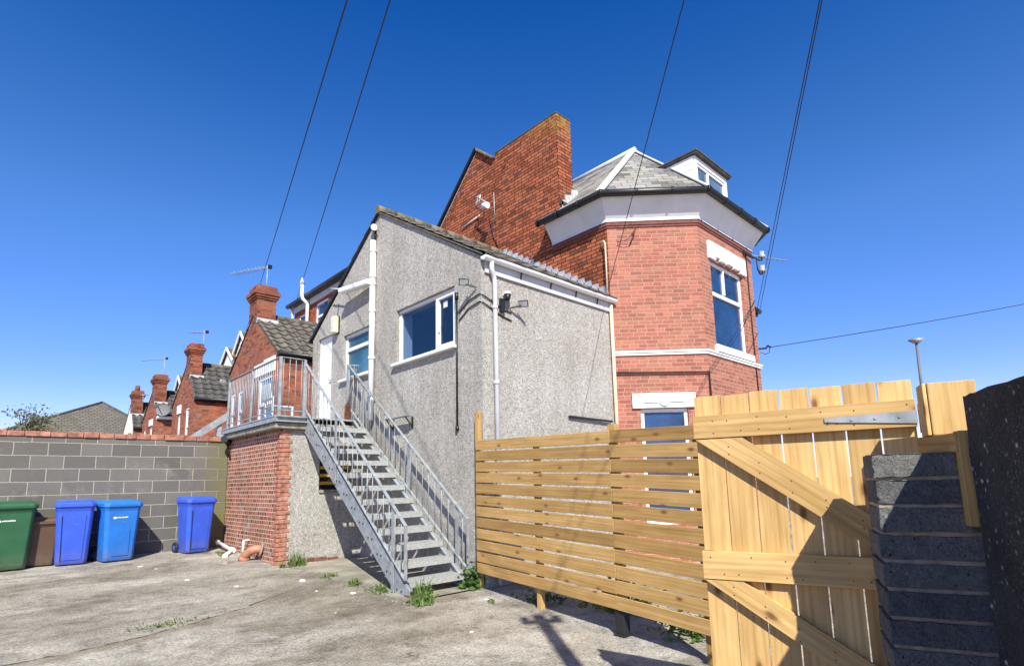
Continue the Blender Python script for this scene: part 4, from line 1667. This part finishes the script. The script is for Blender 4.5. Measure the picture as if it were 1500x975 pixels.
# ------------------------------------------------------------------ trees
def tree(label, base, h, spread, nleaf, seed, leaf='leaf_tree', group=None, ls=.14):
    random.seed(seed)
    t = thing('tree', label, 'tree', base, group=group)
    b = V(base)
    w = MB()
    w.tube([b, b + Z3 * h * .35, b + Z3 * h * .55], [.2, .14, .1], 8)
    tips = []
    for i in range(13):
        a = random.uniform(0, 6.28)
        s = b + Z3 * h * random.uniform(.25, .55)
        e = b + V((math.cos(a) * spread * random.uniform(.3, 1), math.sin(a) * spread * random.uniform(.3, 1), h * random.uniform(.65, 1.0)))
        m1 = s.lerp(e, .5) + V((0, 0, .25))
        w.tube([s, m1, e], [.06, .035, .012], 5)
        tips += [e, m1.lerp(e, .4)]
        for k in range(5):
            s2 = s.lerp(e, random.uniform(.4, .95))
            e2_ = s2 + V((random.gauss(0, .5), random.gauss(0, .5), random.uniform(.1, .8))) * spread * .5
            w.tube([s2, e2_], [.016, .005], 4)
            tips += [e2_, s2.lerp(e2_, .6)]
    w.build('trunk', M['bark'], t)
    w = MB()
    for k in range(nleaf):
        p_ = random.choice(tips)
        leaves(w, p_ - Z3 * .1, (.42, .42, .42), 1, ls, -.6)
    w.build('crown', M[leaf], t)
    return t


GT = 'trees beyond the block wall'
tree('leafy grey-green tree standing left of the hipped roof', (1.30, 36, .2), 5.15, .85, 1100, 3, group=GT, ls=.085)
tree('thin bare-topped tree rising behind the left slope of the hipped roof', (3.6, 60, .2), 7.6, 1.5, 260, 5, group=GT, ls=.08)
tree('faint bare tree just behind the apex side of the hipped roof', (5.2, 60, .2), 8.3, 1.3, 200, 9, group=GT, ls=.08)
random.seed(21)


# ------------------------------------------------------------------ wheeled bins
def bin_(name, label, loc, rot, mkey, s=(.58, .60, 1.06), panel=None, logo=False, group='wheeled bins along the block wall', lean=0):
    t = thing(name, label, 'bin', loc, rot, group)
    wd, dp, ht = s
    # cross sections from floor to rim; front faces -y
    def ring(z, wx, y0, y1, c=.045):
        hx = wx / 2
        return [V((-hx + c, y0, z)), V((hx - c, y0, z)), V((hx, y0 + c, z)), V((hx, y1 - c, z)), V((hx - c, y1, z)), V((-hx + c, y1, z)), V((-hx, y1 - c, z)), V((-hx, y0 + c, z))]
    hb = ht - .10
    R_ = [ring(.015, wd * .80, -dp * .33, dp * .33), ring(.07, wd * .815, -dp * .36, dp * .37), ring(hb * .86, wd * .945, -dp * .465, dp * .44),
          ring(hb * .90, wd * .95, -dp * .47, dp * .445), ring(hb - .05, wd * .985, -dp * .50, dp * .46), ring(hb, wd * .985, -dp * .50, dp * .46)]
    w = MB()
    for a, b in zip(R_[:-1], R_[1:]):
        for i in range(8):
            j = (i + 1) % 8
            w.face([a[i], a[j], b[j], b[i]])
    w.face(R_[0][::-1])
    body = w.build('body', M[mkey], t, bevel=.012, local=True)
    fy = lambda z: -dp * (.36 + (.465 - .36) * (z - .07) / (hb * .86 - .07))
    # moulded front panel
    w = MB()
    if panel == 'arch':
        z0, z1, hw = .10, .60, wd * .22
        pts = [(-hw, z0), (hw, z0), (hw * .98, z1 - .06), (hw * .75, z1), (-hw * .75, z1), (-hw * .98, z1 - .06)]
    else:
        z0, z1, hw = .09, hb * .83, wd * .26
        pts = [(-hw * .95, z0), (hw * .95, z0), (hw * 1.1, z1), (-hw * 1.1, z1)]
    w.face([V((a, fy(b) - .012, b)) for a, b in pts])
    for (a, b), (c, d) in zip(pts, pts[1:] + pts[:1]):
        w.face([V((a, fy(b) - .012, b)), V((a, fy(b) + .01, b)), V((c, fy(d) + .01, d)), V((c, fy(d) - .012, d))])
    if panel != 'none':
        w.build('front_panel', M[mkey], body, local=True)
    if panel != 'arch' and panel != 'none':
        w = MB()
        w.bar((-hw * 1.0 - .012, fy(z0) - .004, z0 - .02), (-hw * 1.14 - .012, fy(z1) - .004, z1), .008, .016, up=Y3, grain=False)
        w.build('seam', M['tyre'], body, local=True)
    # lid: domed, overhanging with a lip and two hinge lugs at the back
    w = MB()
    zl = hb + .006
    L_ = [ring(zl - .035, wd * 1.05, -dp * .55, dp * .50, .05), ring(zl + .02, wd * 1.06, -dp * .555, dp * .50, .06), ring(zl + .045, wd * 1.0, -dp * .52, dp * .48, .07),
          ring(zl + .075, wd * .86, -dp * .40, dp * .44, .09)]
    for a, b in zip(L_[:-1], L_[1:]):
        for i in range(8):
            j = (i + 1) % 8
            w.face([a[i], a[j], b[j], b[i]])
    w.face(L_[-1])
    w.face(L_[0][::-1])
    lid = w.build('lid', M[mkey], t, bevel=.014, local=True)
    w = MB()
    w.box((-wd * .47, dp * .40, zl + .02), (wd * .47, dp * .52, zl + .085))
    w.build('hinge_bar', M[mkey], lid, bevel=.012, local=True)
    for sx in (-1, 1):
        w = MB()
        w.tube([(sx * wd * .40, dp * .39, zl + .06), (sx * wd * .40, dp * .405, zl + .062)], .018, 10)
        w.build('hinge_socket', M['tyre'], lid, local=True)
    w = MB()
    w.tube([(-wd * .42, dp * .53, hb - .02), (wd * .42, dp * .53, hb - .02)], .016, 8)
    w.build('handle', M[mkey], t, local=True)
    for sx in (-1, 1):
        w = MB()
        w.tube([(sx * wd * .43, dp * .40, .10), (sx * wd * .50, dp * .40, .10)], .10, 16)
        wh = w.build('wheel', M['tyre'], t, local=True)
        w = MB()
        w.tube([(sx * wd * .50, dp * .40, .10), (sx * wd * .512, dp * .40, .10)], .045, 12)
        w.build('hub', M[mkey], wh, local=True)
    if logo:
        w = MB()
        zz = hb * .78
        yy = fy(zz) - .004
        x0 = -.02 if panel == 'arch' else -.02
        w.face([V((x0 - .10 + .028 * math.cos(k * .7854), yy, zz + .020 * math.sin(k * .7854))) for k in range(8)])
        xx = x0 - .065
        for q in (.022, .016, .02, .012, .022, .018, .016, .02, .014):
            hgt = random.uniform(.010, .016)
            w.face([V((xx, yy, zz - .006)), V((xx + q - .005, yy, zz - .006)), V((xx + q - .005, yy, zz + hgt)), V((xx, yy, zz + hgt))])
            xx += q
        w.build('council_mark', M['white_paint'], body, local=True)
    return t


bin_('wheeled_bin', 'dark green wheeled bin at the left edge of the yard', (.24, 12.02, gz(12.0)), R(4), 'bin_green', (.64, .66, 1.08), 'none', True)
bin_('wheeled_bin', 'brown wheeled bin half hidden in shade behind the green one', (.66, 12.16, gz(12.1)), R(-3), 'bin_brown', (.56, .50, .80), 'none')
bin_('wheeled_bin', 'deep blue wheeled bin between the green and bright blue bins', (1.08, 12.0, gz(11.95)), R(-3), 'bin_blue', (.52, .54, 1.07))
bin_('wheeled_bin', 'bright blue wheeled bin with an arched front panel and white mark', (1.68, 11.93, gz(11.9)), R(9), 'bin_sky', (.55, .56, 1.05), 'arch', True)
bin_('wheeled_bin', 'deep blue wheeled bin standing alone nearest the brick outhouse', (2.93, 12.06, gz(12.0)), R(10), 'bin_blue', (.52, .54, 1.06))

# ------------------------------------------------------------------ bits on the ground by the outhouse
t = thing('waste_pipe', 'white plastic waste pipe bent along the ground by the outhouse', 'pipe', (3.5, 11.6, 0))
w = MB()
w.tube([(3.40, 12.25, .12), (3.44, 11.55, .02), (3.42, 11.45, .0), (3.2, 11.05, -.03)], .035, 10)
w.tube([(3.40, 12.30, .13), (3.40, 12.21, .11)], .045, 10)
w.tube([(3.46, 11.62, .03), (3.45, 11.42, .01)], .045, 10)
w.tube([(3.22, 11.09, -.03), (3.19, 11.02, -.035)], .045, 10)
tag(w.build('pipe_run', M['pipe_white'], t))
t = thing('clay_pipe', 'brown clay soil bend coming out of the foot of the brick outhouse', 'pipe', (3.5, 10.4, -.1))
w = MB()
w.tube([(3.6, 10.28, .10), (3.50, 10.30, .11), (3.42, 10.36, .09), (3.36, 10.44, .02), (3.34, 10.5, -.1)], .075, 14)
w.tube([(3.355, 10.455, -.01), (3.34, 10.49, -.09)], .092, 14)
w.build('bend', M['clay'], t)
w = MB()
w.tube([(3.57, 10.28, .10), (3.545, 10.285, .105)], .13, 14)
w.build('cement_collar', M['stone'], t, bevel=.01)
w = MB()
w.tube([(3.57, 10.95, .22), (3.48, 10.95, .22), (3.47, 10.95, -.05)], .022, 8)
w.build('stub_pipe', M['pipe_white'], t)
t = thing('pipe_stub', 'short black pipe stub on the corner of the block wall coping', 'pipe', (3.46, 12.3, 2.1))
w = MB()
w.tube([(3.56, 12.36, 2.12), (3.40, 12.18, 2.17)], [.06, .075], 12)
w.build('stub_body', M['black'], t)
w = MB()
w.tube([(3.50, 12.3, 2.1), (3.56, 12.28, 1.75)], .02, 8)
w.build('drip_pipe', M['black'], t)
t = thing('leaning_beam', 'grey metal beam sloping down behind the block wall beside the landing', 'beam', (3.5, 13.3, 0))
w = MB()
w.bar((2.75, 13.3, 2.0), (3.80, 13.3, 2.82), .10, .13, grain=False)
w.build('beam_face', M['galv'], t)
w = MB()
w.bar((2.80, 13.33, 1.7), (2.80, 13.33, .0), .08, .08, up=X3, grain=False)
w.bar((3.6, 13.33, 2.6), (3.6, 13.33, .0), .08, .08, up=X3, grain=False)
w.build('support', M['galv'], t)
t = thing('lean_to_roof', 'small grey felted roof edge at the left end of the landing', 'roof', (3.5, 12.9, 0))
w = MB()
w.prism([(3.35, 12.75, 2.18), (3.9, 12.75, 2.36), (3.9, 13.5, 2.42), (3.35, 13.5, 2.24)], (0, 0, .03))
w.build('felt', M['felt'], t)
w = MB()
w.box((3.4, 12.85, 0), (3.85, 13.45, 2.15))
w.build('wall', M['brick_terrace'], t)

GR = 'rubble stones by the outhouse'
for k in range(16):
    x, y = random.uniform(3.0, 3.55), random.uniform(10.2, 12.2)
    w = MB()
    stone(w, (x, y, gz(y)), random.uniform(.03, .10))
    tag(w.build('rubble_stone', M['stone'] if k % 3 else M['moss']), 'loose rubble stone on the ground by the outhouse drain', 'stone', GR)
w = MB()
for k in range(420):
    x = random.uniform(-2.5, 5.2)
    y = random.uniform(1.8, 12.2)
    if x > 4.4 and y < 6:
        continue
    stone(w, (x, y, gz(y) - .003), random.choice((.006, .009, .012, .017)))
for k in range(160):
    y = random.uniform(5.6, 9.4)
    stone(w, (3.82 + random.gauss(0, .09), y, gz(y) - .002), random.choice((.007, .011, .018)))
for k in range(120):
    x = random.uniform(-2.5, 3.4)
    stone(w, (x, 12.4 - abs(random.gauss(0, .07)), -.004), random.choice((.007, .011, .018)))
tag(w.build('grit', M['stone']), 'loose grit and small stones scattered over the yard concrete', 'grit', kind='stuff')
GC = 'pale chips on the concrete'
for (x, y, r_) in ((3.42, 8.15, .07), (3.6, 6.95, .05), (2.6, 8.4, .05), (3.3, 7.4, .03), (2.2, 9.3, .05), (1.9, 11.0, .06), (2.05, 10.6, .05), (4.7, 5.55, .04), (3.0, 6.2, .03), (3.7, 4.6, .03)):
    w = MB()
    stone(w, (x, y, gz(y) - r_ * .3), r_)
    tag(w.build('concrete_chip', M['white_paint']), 'pale chip lying on the yard concrete', 'chip', GC)


# ------------------------------------------------------------------ weeds
def weed(label, c, rad, n, size, kind='leaf', blades=0, name='weed', cat='weed', stuff=False):
    w = MB()
    leaves(w, c, rad, n, size, .2)
    if blades:
        grass(w, c, max(rad[0], .05), blades, rad[2] * 1.6)
    return tag(w.build(name, M[kind]), label, cat, kind='stuff' if stuff else None)


wz = lambda x, y: (x, y, gz(y) + .01)
weed('grassy weed tuft at the brick corner of the outhouse', wz(3.80, 9.30), (.16, .12, .16), 60, .03, blades=60)
weed('small weed growing right at the foot of the brick quoin', wz(3.60, 9.35), (.07, .05, .06), 30, .02, blades=20)
weed('low weed clump in the crack halfway along the stair slab', wz(3.80, 8.10), (.14, .12, .05), 60, .022, blades=25, stuff=True)
weed('thin weed in the crack nearer the stair foot', wz(3.84, 7.35), (.10, .16, .06), 50, .025, blades=30, stuff=True)
weed('straggling weed beside the slab edge left of the stair foot', wz(3.86, 6.75), (.12, .2, .07), 70, .025, blades=40, stuff=True)
weed('yellow-green weed in front of the rusty stair foot', wz(3.97, 5.88), (.18, .12, .13), 130, .032, blades=40)
weed('upright weed under the bottom tread', wz(4.12, 6.10), (.10, .06, .18), 60, .03, blades=16)
weed('bushy green creeper between the stair foot and the fence', (4.93, 6.10, gz(6.1)), (.16, .12, .30), 330, .042, 'leaf_dark', name='creeper', cat='plant')
weed('tiny weed on the open concrete in front of the fence', wz(4.62, 5.35), (.06, .06, .03), 30, .02)
weed('strip of weeds along the crack in the middle of the yard', wz(1.45, 6.9), (.26, .05, .02), 50, .02, blades=40, stuff=True)
weed('dark weed behind the foot of the slatted fence', (5.15, 5.0, gz(5)), (.3, .3, .12), 120, .035, 'leaf_dark', stuff=True)
weed('leafy weed growing behind the middle of the fence', (5.6, 4.1, gz(4.1)), (.35, .4, .35), 300, .05, 'leaf', stuff=True)
weed('weed patch behind the gate end of the fence', (5.3, 3.0, gz(3)), (.3, .4, .22), 240, .05, 'leaf', stuff=True)
weed('small weed in the block wall corner by the outhouse', (3.45, 12.38, .1), (.05, .04, .12), 30, .02)

# ------------------------------------------------------------------ slatted fence
FL = [V((4.97, 6.03, 0)), V((4.695, 3.49, 0)), V((4.575, 2.38, 0))]
t = thing('slatted_fence', 'new timber fence of twelve horizontal slats between the house and the gate', 'fence', (4.8, 3.62, gz(3.62)))
ztop = [1.762, 1.685, 1.637]
pitch, bh = .1521, .131
for sgm in range(2):
    a, b = FL[sgm], FL[sgm + 1]
    d = (b - a).normalized()
    for i in range(12):
        w = MB()
        za, zb = ztop[sgm] - bh / 2 - i * pitch, ztop[sgm + 1] - bh / 2 - i * pitch
        j = random.uniform(-.004, .004)
        w.bar(a + Z3 * (za + j) + d * (.0 if sgm == 0 else .002), b + Z3 * (zb + j) - d * (.002 if sgm == 0 else 0), .022, bh, grain=True)
        w.build('slat', M['wood'], t, bevel=.004)
nrm = V((1, .05, 0))
for q, zt, zb, ww in ((FL[0] + V((.07, .03, 0)), 2.18, -.27, .07), (FL[0].lerp(FL[1], .5) + V((.06, 0, 0)), 1.70, gz(4.8) - .02, .07),
                      (FL[1] + V((.065, .0, 0)), 1.75, gz(3.6) + .12, .085), (FL[1].lerp(FL[2], .9) + V((.07, 0, 0)), 1.6, gz(2.5), .07)):
    w = MB()
    w.bar((q.x, q.y, zb), (q.x, q.y, zt), ww, ww, up=X3)
    w.build('post', M['wood'], t, bevel=.004)
q = FL[1] + V((.06, .0, 0))
w = MB()
w.box((q.x - .075, q.y - .07, gz(3.6) + .0), (q.x + .075, q.y + .07, gz(3.6) + .012))
w.box((q.x - .052, q.y - .052, gz(3.6) + .012), (q.x + .052, q.y + .052, gz(3.6) + .24))
w.build('post_shoe', M['tyre'], t, bevel=.004)

# ------------------------------------------------------------------ boarded gate (local: x along the gate from its free end, y = away, z up)
GA_ = R(-74)
t = thing('boarded_gate', 'new timber gate of upright boards with two diagonal braces, partly in shadow', 'gate', (2.98, 1.60, 0), GA_)
# local y: toward the viewer is -y? viewer side normal is (-.96,-.28); local +y axis = (sin74, cos74) = (.96,.28) so viewer = -y
nb = 7
bw = 1.05 / nb
tops = [1.637, 1.632, 1.640, 1.634, 1.628, 1.630, 1.626]
for i in range(nb):
    w = MB()
    x0 = i * bw
    g_ = random.uniform(.003, .009)
    w.bar((x0 + bw / 2, .011, -.42), (x0 + bw / 2, .011, tops[i]), bw - g_, .02, up=Y3)
    w.build('board', M['wood_gate'], t, bevel=.002, local=True)
for z0, z1 in ((1.39, 1.522), (.615, .765), (-.02, .13)):
    w = MB()
    w.bar((-.004, -.021, (z0 + z1) / 2), (1.048, -.021, (z0 + z1) / 2), .04, z1 - z0)
    w.build('rail', M['wood_gate'], t, bevel=.003, local=True)
for za, zb in ((1.385, .77), (.61, .135)):
    w = MB()
    hw = .09
    # brace cut flush to the rails
    A = [(0.004, za), (.255, za), (1.04, zb + .03), (1.04, zb), (.86, zb)] if za > 1 else [(0.004, za), (.2, za), (.97, zb), (.74, zb)]
    pts = [V((a, -.002, b)) for a, b in A]
    nn = len(pts)
    dvec = V((A[-1][0] - A[0][0], 0, A[-1][1] - A[0][1])).normalized()
    pv = V((-dvec.z, 0, dvec.x))
    uvf = lambda q: (q.dot(dvec) + 3.3 + za, q.dot(pv) + 7.7)
    fr_ = [q + V((0, -.036, 0)) for q in pts]
    w.face(fr_, [uvf(q) for q in fr_])
    for i in range(nn):
        j = (i + 1) % nn
        w.face([pts[i], pts[j], fr_[j], fr_[i]])
    w.build('brace', M['wood_gate'], t, local=True)
spots = []
for i in range(nb):
    for zr in (1.42, 1.49, .65, .73):
        spots.append((i * bw + random.choice((.04, .11)) + random.uniform(-.008, .008), -.0405, zr + random.uniform(-.01, .01)))
for k in range(6):
    q = .08 + k * .15
    for s_ in (random.uniform(-.03, 0), random.uniform(.01, .04)):
        spots.append((q + .1, -.0375, 1.36 - q * .66 + s_))
        if .61 - q * .62 > .16:
            spots.append((q + .07, -.0375, .60 - q * .62 + s_))
for x, y_, z in spots:
    w = MB()
    w.tube([(x, y_, z), (x, y_ - .002, z)], .0036, 6)
    w.build('nail', M['black'], t, local=True)
w = MB()
w.prism([V((.66, -.043, 1.437)), V((1.05, -.043, 1.405)), V((1.05, -.043, 1.468)), V((.66, -.043, 1.458))], (0, -.005, 0))
hs = w.build('strap_hinge', M['galv'], t, local=True)
w = MB()
for x in (.68, .78, .88, .98):
    w.tube([(x, -.048, 1.442), (x, -.052, 1.442)], .007, 8)
w.build('hinge_bolts', M['galv'], hs, local=True)
w = MB()
w.prism([V((.74, -.043, .05)), V((1.05, -.043, .03)), V((1.05, -.043, .085)), V((.74, -.043, .07))], (0, -.005, 0))
w.build('strap_hinge', M['galv'], t, local=True)

# ------------------------------------------------------------------ hinge rod
def gl(x, y, z):
    return V((2.98 + math.cos(GA_) * x - math.sin(GA_) * y, 1.60 + math.sin(GA_) * x + math.cos(GA_) * y, z))


t = thing('hinge_rod', 'thin steel rod with a flat cap standing up beside the gate hinge', 'rod', gl(1.085, 0, 1.35))
w = MB()
w.tube([gl(1.082, -.01, 1.34), gl(1.088, -.01, 1.80)], .006, 8)
w.build('rod', M['dish'], t)
w = MB()
w.tube([gl(1.088, -.01, 1.80), gl(1.088, -.01, 1.818)], [.012, .036], 12)
w.build('cap', M['galv'], t)
w = MB()
w.tube([gl(1.072, -.02, 1.36), gl(1.072, -.02, 1.50)], .016, 10)
w.bar(gl(1.09, .0, 1.35), gl(1.09, .0, 1.51), .035, .008, up=X3, grain=False)
w.build('hinge_knuckle', M['galv'], t)

# ------------------------------------------------------------------ block pier
PA = R(20.5)
WA = R(24)
t = thing('block_pier', 'stack of rough grey concrete blocks with sandy mortar in front of the gate', 'pier', (2.72, .667, gz(.667)), PA)
# local: x away along +20deg, y toward -? : local -y is to the right in the picture
w = MB()
zt = 1.25 - gz(.667)
z = zt
k = 0
while z > -.1:
    hgt = .0945
    w = MB()
    ox = random.uniform(-.006, .006)
    oy = random.uniform(-.006, .006)
    w2 = MB()
    # rough split face: a few subdivisions pushed about
    nx, nz = 12, 4
    x0, x1, y0, y1 = ox, .30 + ox, -.38, oy
    def grid(mb, fn, na, nb_):
        pts = [[fn(i / na, j / nb_) for j in range(nb_ + 1)] for i in range(na + 1)]
        for i in range(na):
            for j in range(nb_):
                mb.face([pts[i][j], pts[i + 1][j], pts[i + 1][j + 1], pts[i][j + 1]])
    rr = lambda: random.uniform(-.003, .003)
    cache = {}
    def q(x, y, z_):
        key = (round(x, 4), round(y, 4), round(z_, 4))
        if key not in cache:
            cache[key] = V((x + rr(), y + rr(), z_ + rr() * .8))
        return cache[key]
    grid(w, lambda a, b: q(x0, y0 + (y1 - y0) * a, z - hgt + hgt * b), nx, nz)
    grid(w, lambda a, b: q(x0 + (x1 - x0) * a, y1, z - hgt + hgt * b), nx, nz)
    grid(w, lambda a, b: q(x0 + (x1 - x0) * a, y0 + (y1 - y0) * b, z), nx, nx)
    grid(w, lambda a, b: q(x0 + (x1 - x0) * a, y0 + (y1 - y0) * b, z - hgt), 2, 2)
    w.build('block', M['block'], t, bevel=.004, local=True)
    w = MB()
    z -= .1115
    k += 1
w = MB()
w.box((.012, -.38, -.1), (.288, -.010, zt - .02))
w.build('mortar', M['mortar'], t, local=True)

# ------------------------------------------------------------------ dark garden wall on the right
t = thing('rendered_wall', 'dark rendered wall speckled with lichen at the right edge', 'wall', (2.72, .34, gz(.3)), WA)
# local: x along the wall (away), runs back toward and past the viewer; far end at x = 0
w = MB()
nx, nz = 40, 22
x0, x1 = -5.2, .0
zb, ztp = -.5, 1.455 - gz(.3)
rq = lambda s: random.uniform(-s, s)
pts = [[V((x1 + (x0 - x1) * (i / nx) ** 1.6, rq(.005), zb + (ztp - zb) * j / nz + (rq(.005) if j == nz else 0))) for j in range(nz + 1)] for i in range(nx + 1)]
for i in range(nx):
    for j in range(nz):
        w.face([pts[i][j], pts[i + 1][j], pts[i + 1][j + 1], pts[i][j + 1]], None, False)
for i in range(nx):
    a, b = pts[i][nz], pts[i + 1][nz]
    w.face([a, b, b + V((0, -.24, -.015)), a + V((0, -.24, -.015))])
w.face([V((x1, 0, zb)), pts[0][nz], pts[0][nz] + V((0, -.24, 0)), V((x1, -.24, zb))])
w.face([V((x0, -.24, zb)), V((x1, -.24, zb)), V((x1, -.24, ztp)), V((x0, -.24, ztp))])
w.build('render', M['lichen'], t, local=True)

# ------------------------------------------------------------------ gate post timbers on the pier (local as the pier: x away, -y right)
t = thing('gate_post', 'short timber gate post of stacked offcuts wedged between the pier and dark wall', 'gate post', (2.72, .667, 0), PA)
w = MB()
w.bar((.24, -.345, 1.33), (.24, -.345, 1.56), .17, .12, up=X3)
w.build('post_block', M['wood_gate'], t, bevel=.004, local=True)
w = MB()
w.bar((.24, -.249, 1.33), (.24, -.249, 1.56), .014, .12, up=X3)
w.build('packing_board', M['wood_gate'], t, bevel=.002, local=True)
w = MB()
w.bar((.40, -.275, 1.295), (-.06, -.315, 1.285), .075, .075)
w.build('bearer', M['wood'], t, bevel=.004, local=True)
w = MB()
w.bar((-.035, -.325, .96), (-.035, -.325, 1.33), .075, .065, up=X3)
w.build('strut', M['wood'], t, bevel=.004, local=True)

# ------------------------------------------------------------------ utility pole and wires
TOP = V((.79, -1.03, 5.77))
t = thing('utility_pole', 'timber utility pole that carries the overhead wires across the yard', 'pole', (.79, -1.03, gz(-1.03)))
w = MB()
w.tube([(.79, -1.03, -.6), TOP + Z3 * .1], [.10, .075], 12)
w.build('shaft', M['wood_old'], t)
w = MB()
w.bar(TOP + V((-.2, .12, -.1)), TOP + V((.2, -.12, -.1)), .08, .08)
w.build('cross_arm', M['wood_old'], t)
for s_ in (-.15, .15):
    w = MB()
    q = TOP + V((s_, -s_ * .6, -.05))
    w.tube([q, q + Z3 * .12], [.04, .05], 8)
    w.build('insulator', M['insul'], t)
GW = 'overhead wires'


def wire(label, a, b, r=.008, sag=.0, n=16):
    a, b = V(a), V(b)
    w = MB()
    w.tube([a.lerp(b, i / n) - Z3 * sag * 4 * (i / n) * (1 - i / n) for i in range(n + 1)], r, 6)
    return tag(w.build('overhead_wire', M['cable']), label, 'wire', GW)


wire('leftmost overhead wire, passing behind the nearest terrace chimney', TOP + V((-.0, .0, .05)), (10.0, 33.06, 9.88), .009, .0)
wire('second overhead wire from the left, ending behind the first terrace roof', TOP + V((.05, -.03, .05)), (8.55, 22.45, 8.02), .008, .0)
wire('single overhead wire coming down to the left corner of the canted house', TOP + V((.10, -.06, .05)), (8.20, 5.98, 4.72), .006, .0)
wire('left one of the close pair of wires right of the canted house', TOP + V((-.03, .018, .05)), (13.15, 5.23, 5.17), .0065, .0)
wire('right one of the close pair of wires right of the canted house', TOP + V((-.036, .022, .05)), (13.2, 5.19, 5.14), .0065, .0)
wire('long thin wire running off the right edge from the house', (12.34, 4.70, 3.99), (40, -9.0, 11.0), .009, .4)

# ------------------------------------------------------------------ light
AZ, EL = 55.5, 42.5
sd = V((-math.cos(R(AZ)) * math.cos(R(EL)), -math.sin(R(AZ)) * math.cos(R(EL)), math.sin(R(EL))))  # toward the sun
sun = bpy.data.lights.new('sun', 'SUN')
sun.energy = 5.0
sun.angle = R(.53)
sun.color = (1, .975, .87)
so = bpy.data.objects.new('sun', sun)
so.rotation_euler = sd.to_track_quat('Z', 'Y').to_euler()
COL.objects.link(so)
wd = bpy.data.worlds.new('World')
SC.world = wd
wd.use_nodes = True
nt = wd.node_tree
bg = nt.nodes['Background']
sky = nt.nodes.new('ShaderNodeTexSky')
sky.sky_type = 'NISHITA'
sky.sun_disc = False
sky.sun_elevation = R(EL)
sky.sun_rotation = math.atan2(sd.x, sd.y)
sky.altitude = 0
sky.air_density = 1.0
sky.dust_density = .3
sky.ozone_density = 4.0
hs_ = nt.nodes.new('ShaderNodeHueSaturation')
hs_.inputs['Saturation'].default_value = 1.3
L(nt, sky.outputs[0], hs_.inputs['Color'])
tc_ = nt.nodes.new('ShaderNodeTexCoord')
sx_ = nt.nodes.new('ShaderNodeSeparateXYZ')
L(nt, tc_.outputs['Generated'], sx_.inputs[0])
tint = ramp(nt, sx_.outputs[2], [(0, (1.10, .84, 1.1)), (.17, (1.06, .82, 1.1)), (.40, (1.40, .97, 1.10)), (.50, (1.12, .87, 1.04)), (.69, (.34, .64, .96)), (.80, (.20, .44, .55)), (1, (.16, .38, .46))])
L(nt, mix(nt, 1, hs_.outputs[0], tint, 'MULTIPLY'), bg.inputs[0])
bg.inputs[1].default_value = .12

# ------------------------------------------------------------------ camera
f, cy, pit, rol, yaw = 805.0, 585.845, .147513, -.022989, -.7565


def w_ray(xr, zr, yc):
    cp, sp_, cr, sr, sy, cw = math.cos(pit), math.sin(pit), math.cos(rol), math.sin(rol), math.sin(yaw), math.cos(yaw)
    x, zc_ = xr * cr - zr * sr, xr * sr + zr * cr
    y, z = yc * cp - zc_ * sp_, yc * sp_ + zc_ * cp
    return V((x * cw - y * sy, x * sy + y * cw, z))


r_, u_, f_ = w_ray(1, 0, 0), w_ray(0, 1, 0), w_ray(0, 0, 1)
cam = bpy.data.cameras.new('camera')
co = bpy.data.objects.new('camera', cam)
COL.objects.link(co)
m4 = Matrix(((r_.x, u_.x, -f_.x, 0), (r_.y, u_.y, -f_.y, 0), (r_.z, u_.z, -f_.z, 1.17), (0, 0, 0, 1)))
co.matrix_world = m4
cam.sensor_width = 36
cam.lens = 36 * f / 1500
cam.shift_y = (cy - 487.5) / 1500
cam.clip_start = .05
cam.clip_end = 2000
SC.camera = co
SC.view_settings.view_transform = 'Standard'
SC.view_settings.look = 'None'
SC.view_settings.exposure = .62
SC.view_settings.gamma = 1
SC.view_settings.use_curve_mapping = False
